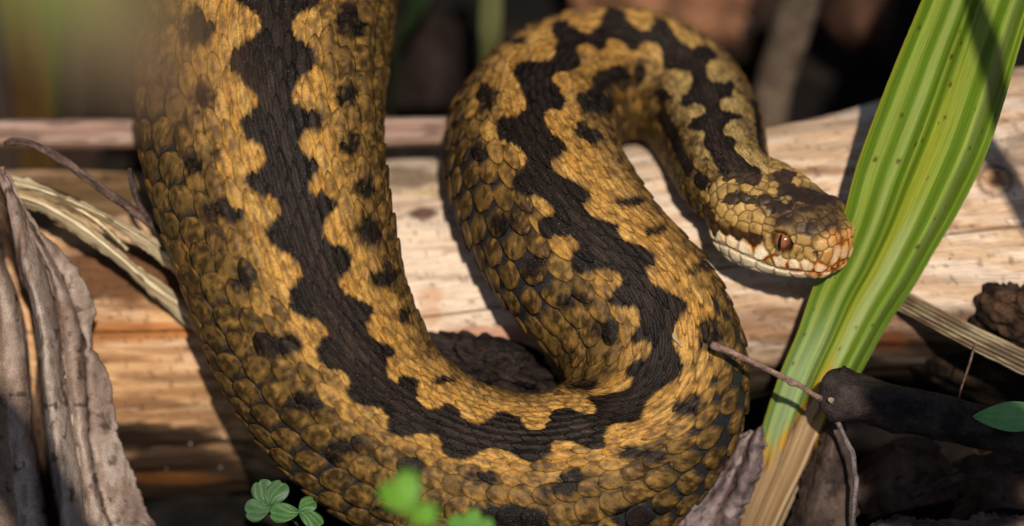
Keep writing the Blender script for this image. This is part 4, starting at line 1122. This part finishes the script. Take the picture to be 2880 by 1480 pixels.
def leaflet(parent, base, d2, wdir, length, width, c1, c2, up=.75, name='leaflet', pointed=False, seed=0):
    b = px(*[np.array(v, float) for v in base])
    dv = d2[0] * RIGHT - d2[1] * UPV + wdir * FWD
    G, U, Q = leaflet_arrays(b, dv, -FWD * up + Z * (1 - up), length, width, pointed=pointed)
    C = mix(c1, c2, fbm(G * 6, seed, 3)); C = mix(C, C * 1.35, np.exp(-(Q / .06) ** 2) * .7)
    C = mix(C, C * 1.08, smooth(.6, .95, np.abs(np.sin((U - np.abs(Q) * .35) * 16))) * .3)
    V, F = sheet_arrays(G, .012)
    if parent is None: return V, F, np.tile(C.reshape(-1, 3), (2, 1))
    return obj(name, V, F, M_clover, parent, C=np.tile(C.reshape(-1, 3), (2, 1)))

def clover(spec, stem, lab, c1, c2, seed, group=None):
    p = np.array(stem, float)
    r = thing('clover', px(p[-1, 0], p[-1, 1], p[-1, 2]), lab, 'clover', group)
    for k, (b, d2, wd, ln, wdt) in enumerate(spec):
        leaflet(r, b, d2, wd, ln, wdt, c1, c2, seed=seed + k)
    tube('stem', [(a, b_, c_, d_) for a, b_, c_, d_ in stem], M_clover, c2 * .9, c1 * .8, seed, r, 10, 24, .05)
G1, G2 = lin(84, 116, 74), lin(62, 92, 54)
clover([((762, 1420, -.35), (-.55, -1, 0), .1, .33, .28), ((762, 1424, -.38), (-1, .25, 0), .1, .33, .28), ((764, 1420, -.4), (.45, -1, 0), .3, .32, .26)],
       [(763, 1421, -.36, .014), (790, 1440, -.2, .015), (840, 1480, .2, .016), (880, 1560, .9, .017)], 'dull green clover with open leaflets at the edge of the snake coil', G1, G2, 301)
clover([((842, 1440, -.45), (-1, .05, 0), .0, .36, .24), ((842, 1440, -.45), (.6, -.5, 0), .2, .24, .2), ((842, 1442, -.45), (.8, .45, 0), .0, .32, .2)],
       [(842, 1441, -.44, .013), (870, 1462, -.3, .014), (905, 1500, .1, .015), (930, 1580, .9, .016)], 'small clover half hidden under its neighbour beside the snake', lin(84, 124, 66), lin(60, 98, 48), 311)
B1, B2 = lin(128, 174, 56), lin(92, 146, 32)
clover([((1150, 1440, -6.5), (-.72, -.75, 0), .2, .42, .26), ((1150, 1440, -6.5), (-.05, -1, 0), .1, .46, .26), ((1156, 1440, -6.5), (.6, .1, 0), -.2, .30, .26)],
       [(1152, 1440, -6.5, .02), (1165, 1500, -6.4, .02), (1170, 1700, -5.5, .022), (1180, 2100, -2.5, .024)], 'bright out of focus clover standing in front of the snake', B1, B2, 321)
clover([((1300, 1490, -4.2), (-.6, -.6, 0), .1, .20, .16), ((1302, 1490, -4.2), (.1, -1, 0), .1, .16, .14), ((1302, 1490, -4.2), (.7, -.2, 0), .1, .18, .14)],
       [(1301, 1490, -4.2, .014), (1310, 1560, -4.1, .015), (1320, 2000, -2.6, .018)], 'tiny low clover seedling in front of the snake', lin(110, 160, 60), lin(80, 130, 40), 331)
clover([((1340, 1490, -4.2), (-.3, -1, 0), .1, .24, .18), ((1344, 1492, -4.2), (.8, -.5, 0), .1, .20, .15), ((1342, 1492, -4.2), (.9, .3, 0), .1, .18, .14)],
       [(1342, 1491, -4.2, .014), (1350, 1570, -4.1, .015), (1365, 2000, -2.6, .018)], 'tiny clover seedling with an upright leaflet in front of the snake', lin(110, 160, 60), lin(80, 130, 40), 341)
lf = thing('small_green_plant', px(2990, 1260, .4), 'single pointed green leaf lying over the broken branch', 'plant')
leaflet(lf, (2935, 1172, -.95), (-1, .0), .05, .84, .36, lin(128, 182, 112), lin(104, 158, 92), up=.9, name='leaf', pointed=True, seed=351)
tube('stem', [(2930, 1172, -.95, .02), (2970, 1190, -.8, .02), (3010, 1260, -.3, .022), (3040, 1400, .8, .024)], M_clover, lin(90, 130, 70), lin(70, 110, 50), 352, lf, 10, 24, .05)

# ------------------------------------------------------------------ out of focus plants behind and in front
def grass(name, pts, mat, c1, c2, seed, label, cat, group=None, thick=.02, fold=.25, cols=None):
    p = np.array(pts, float)     # x, y, w, half width in cm
    n, m = 60, 13
    S = catmull(np.concatenate([px(p[:, 0], p[:, 1], p[:, 2]), p[:, 3:4]], 1), n)
    T = np.gradient(S[:, :3], axis=0); T /= np.linalg.norm(T, axis=1)[:, None]
    sd = np.cross(T, -FWD[None]); sd /= np.linalg.norm(sd, axis=1)[:, None]
    nn = np.cross(sd, T)
    Q = np.linspace(-1, 1, m)
    G = S[:, None, :3] + Q[None, :, None] * S[:, None, 3:4] * sd[:, None] - (np.abs(Q)[None, :, None] * S[:, None, 3:4] * fold) * nn[:, None]
    U = np.broadcast_to(np.linspace(0, 1, n)[:, None], (n, m)); QQ = np.broadcast_to(Q[None], (n, m))
    C = mix(c1, c2, fbm(np.stack([U * 3, QQ * 4, U * 0], -1), seed, 3))
    if cols is not None: C = cols(C, U, QQ)
    V, F = sheet_arrays(G, thick)
    loc = np.stack([U * 6, QQ * .6, U * 0], -1)
    return obj(name, V, F, mat, C=np.tile(C.reshape(-1, 3), (2, 1)), X=np.tile(loc.reshape(-1, 3), (2, 1)), label=label, cat=cat, group=group)
BR1, BR2 = lin(120, 84, 48), lin(50, 36, 27)
grass('dead_grass', [(40, -400, 5.5, .25), (60, -100, 6.0, .27), (80, 150, 6.6, .28), (95, 330, 7.2, .26), (110, 520, 8.0, .24)], M_straw, lin(110, 80, 34), lin(62, 42, 20), 401, 'yellowish dead grass blade standing behind the dry stem', 'dead grass')
grass('dead_grass', [(170, -400, 6.0, .20), (150, -100, 6.4, .24), (125, 100, 6.8, .24), (105, 400, 7.6, .22)], M_green, lin(84, 104, 34), lin(54, 70, 22), 403, 'dim olive grass blade among the dead grass behind the dry stem', 'grass')
grass('dead_grass', [(250, -300, 7.0, .40), (235, 0, 7.2, .42), (215, 220, 7.5, .42), (200, 520, 8.2, .38)], M_straw, BR2, lin(46, 33, 26), 405, 'wide brown dead grass sheath standing behind the dry stem', 'dead grass')
grass('dead_grass', [(20, -300, 8.0, .3), (10, 0, 8.2, .34), (0, 220, 8.4, .34), (-10, 520, 8.8, .3)], M_straw, BR2, lin(50, 36, 28), 407, 'dark brown dead grass blade standing at the end of the dry stem', 'dead grass')
grass('grass_stalk', [(1385, -260, 5.0, .13), (1382, 0, 5.2, .15), (1378, 90, 5.3, .15), (1372, 160, 5.5, .09), (1365, 330, 6.0, .07), (1360, 560, 8.2, .06)], M_green, lin(128, 126, 78), lin(96, 98, 52), 409, 'pale green stalk standing behind the snake between its coils', 'stalk')
grass('grass_shoot', [(1250, -260, 6.5, .16), (1190, -20, 6.8, .14), (1150, 60, 7.0, .08), (1120, 120, 7.2, .04), (1080, 420, 8.6, .03)], M_green, lin(40, 62, 18), lin(26, 42, 13), 411, 'dark green grass blade behind the thick part of the snake', 'grass blade')
tube('pale_stick', [(2262, -60, 5.2, .26), (2225, 90, 5.6, .27), (2190, 200, 5.9, .26), (2165, 310, 6.2, .25), (2120, 520, 7.0, .24)], M_twig, lin(112, 96, 80), lin(84, 70, 60), 413, None, 18, 60, .12, label='pale grey stick leaning behind the bend of the neck', cat='stick')
BL = [
    ('large tan dead leaf lying behind the top bend of the snake', [[(1560, -120, 9.5), (1750, -140, 8.8), (1950, -120, 9.4), (2120, -90, 9.0)], [(1600, -20, 8.9), (1780, -30, 8.3), (1960, -10, 8.9), (2100, 10, 8.4)], [(1640, 40, 8.8), (1800, 40, 8.4), (1960, 60, 8.6), (2090, 85, 8.3)], [(1700, 70, 9.0), (1830, 85, 8.7), (1970, 110, 8.8), (2080, 140, 8.6)]], (lin(150, 104, 76), lin(112, 78, 58), lin(72, 50, 38)), 421),
    ('brown dead leaf behind the log beyond the green blade', [[(2290, -80, 8.6), (2390, -100, 8.0), (2520, -80, 8.8)], [(2310, 10, 8.2), (2410, 10, 7.6), (2510, 30, 8.4)], [(2330, 90, 8.2), (2420, 110, 7.8), (2490, 120, 8.2)], [(2380, 150, 8.6), (2420, 170, 8.4), (2460, 170, 8.5)]], (lin(84, 58, 44), lin(60, 42, 33), lin(40, 28, 23)), 426),
    ('dark brown dead leaf lying behind the pale stick', [[(2000, -40, 9.2), (2100, -20, 8.8), (2200, -40, 9.2)], [(1990, 60, 8.8), (2090, 80, 8.4), (2190, 60, 8.8)], [(2010, 150, 9.0), (2080, 170, 8.7), (2150, 160, 9.0)]], (lin(52, 38, 30), lin(38, 28, 23), lin(28, 20, 17)), 431),
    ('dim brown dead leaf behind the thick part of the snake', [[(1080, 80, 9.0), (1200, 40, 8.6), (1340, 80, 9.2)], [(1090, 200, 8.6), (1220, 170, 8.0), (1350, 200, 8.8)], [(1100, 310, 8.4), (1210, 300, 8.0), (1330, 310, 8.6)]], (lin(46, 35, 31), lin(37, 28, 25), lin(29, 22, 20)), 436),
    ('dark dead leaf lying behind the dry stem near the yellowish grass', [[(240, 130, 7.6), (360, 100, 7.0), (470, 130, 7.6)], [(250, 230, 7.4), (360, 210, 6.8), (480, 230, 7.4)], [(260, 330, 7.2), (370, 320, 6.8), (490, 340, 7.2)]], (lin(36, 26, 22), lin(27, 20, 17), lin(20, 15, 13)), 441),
    ('small tawny leaf scrap behind the log beyond the green blade', [[(2600, 20, 8.0), (2700, -10, 7.6), (2840, 30, 8.2)], [(2610, 100, 7.6), (2720, 80, 7.2), (2850, 110, 7.8)], [(2640, 170, 7.6), (2730, 170, 7.2), (2840, 190, 7.6)]], (lin(120, 84, 60), lin(86, 60, 44), lin(60, 42, 33)), 446),
]
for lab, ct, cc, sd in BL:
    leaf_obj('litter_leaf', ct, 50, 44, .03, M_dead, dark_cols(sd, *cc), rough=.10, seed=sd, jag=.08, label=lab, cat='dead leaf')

# a blade arching past close to the lens, its withered tip hanging into the corner
def fgc(C, U, Q):
    C = mix(C, lin(128, 94, 68), smooth(.95, .975, U)); return C
grass('arching_leaf', [(-2600, 2600, -8, .3), (-2300, 400, -20, .45), (-1500, -900, -28, .5), (-700, -1150, -29, .5), (-200, -750, -29, .5), (40, -370, -29, .46), (190, -110, -29, .44), (290, 20, -29, .38), (400, 125, -29, .28), (520, 220, -29, .20), (640, 310, -29, .04)], M_green, lin(140, 164, 60), lin(108, 132, 40), 451,
      'blurred green leaf with withered brown tip arching close in front of the lens', 'leaf', cols=fgc)

# unseen plants outside the picture; the leafy shoot is added only to shade it
def shade_at(x, y, w, t):
    """photo pixel and depth of a point t cm towards the sun from a shaded spot"""
    P = px(np.array(float(x)), np.array(float(y)), np.array(float(w))) + LW * t
    a, b_, c = topx(P[None]); return float(a[0]), float(b_[0]), float(c[0])
def over(pts, t, hw, foot):
    return [shade_at(x, y, w, t) + (h_,) for (x, y, w), h_ in zip(pts, hw)] + foot
grass('narrow_sedge', over([(2650, -260, -.9), (2725, 0, -.7), (2770, 150, -.5), (2815, 300, -.3), (2930, 620, .2)], 14, [.03, .13, .15, .16, .17], [(3700, 1200, -6, .2), (3900, 2000, -2, .2)]), M_green, lin(96, 130, 30), lin(70, 104, 18), 461,
      'narrow sedge leaf arching above the broad green blade', 'sedge')
br = thing('shade_shoot', px(4200, 1500, 2.0), 'unseen leafy shoot added to shade the broken branch', 'shade plant')
for k, (x, y, dx, dy, ln, wd) in enumerate([(2400, 1120, 1, .24, 2.4, .9), (2430, 1270, 1, .12, 2.4, 1.2), (2420, 1420, 1, .02, 2.4, 1.2)]):
    a_, b_, c_ = shade_at(x, y, -.3, 27 + .6 * k)
    leaflet(br, (a_, b_, c_), (dx, dy), .25, ln, wd, lin(84, 120, 44), lin(58, 92, 28), up=.8, name='leaf', pointed=True, seed=471 + k)
s0_ = shade_at(2660, 1220, -.3, 28)
tube('stem', [s0_ + (.06,), (s0_[0] + 500, s0_[1] + 300, s0_[2] + 4, .07), (4600, 600, -10, .09), (4300, 1500, 2.0, .11)], M_clover, lin(90, 96, 50), lin(96, 60, 44), 481, br, 10, 40, .08)

# ------------------------------------------------------------------ crumbs of soil and bark lying about
def crumbs():
    d = np.array([(1, 0, 0), (-1, 0, 0), (0, 1, 0), (0, -1, 0), (0, 0, 1), (0, 0, -1)], float)
    f = np.array([(0, 2, 4), (2, 1, 4), (1, 3, 4), (3, 0, 4), (2, 0, 5), (1, 2, 5), (3, 1, 5), (0, 3, 5)])
    pts, sz, cl = [], [], []
    # on the ground round the log
    for k in range(900):
        x, y = rng.uniform(-8, 8), rng.uniform(-6, 9)
        pts.append((x, y, ground_h(np.array(x), np.array(y)) + rng.uniform(-.1, .25))); sz.append(rng.uniform(.03, .12)); cl.append(lin(40, 30, 24) * rng.uniform(.5, 1.6))
    # grit caught on the wood
    vv = LOGV.reshape(-1, 3); X, Y, W = topx(vv); fr = LOGF.reshape(-1) > .2
    ok = np.where(fr & (((X < 650) & (Y > 850)) | (X > 2450) | ((X > 1080) & (X < 1500) & (Y > 520))))[0]
    for i in rng.choice(ok, 170):
        pts.append(vv[i]); sz.append(rng.uniform(.008, .022)); cl.append((lin(52, 36, 26), lin(190, 176, 160))[int(rng.random() > .72)] * rng.uniform(.6, 1.1))
    V, C = [], []
    for p, s, c in zip(pts, sz, cl):
        dd = d * rng.uniform(.6, 1.3, (6, 1)) * s
        a, b_ = rng.uniform(0, 6.28, 2); ra = np.array([[math.cos(a), -math.sin(a), 0], [math.sin(a), math.cos(a), 0], [0, 0, 1]]); rb_ = np.array([[1, 0, 0], [0, math.cos(b_), -math.sin(b_)], [0, math.sin(b_), math.cos(b_)]])
        V.append(np.asarray(p) + dd @ ra @ rb_); C.append(np.tile(c, (6, 1)))
    F = (f[None] + (np.arange(len(V)) * 6)[:, None, None]).reshape(-1, 3)
    obj('soil_crumbs', np.concatenate(V), F, M_soil, C=np.concatenate(C), smooth_shade=False, label='loose crumbs of soil and grit round the log', cat='soil crumbs', kind='stuff')
crumbs()
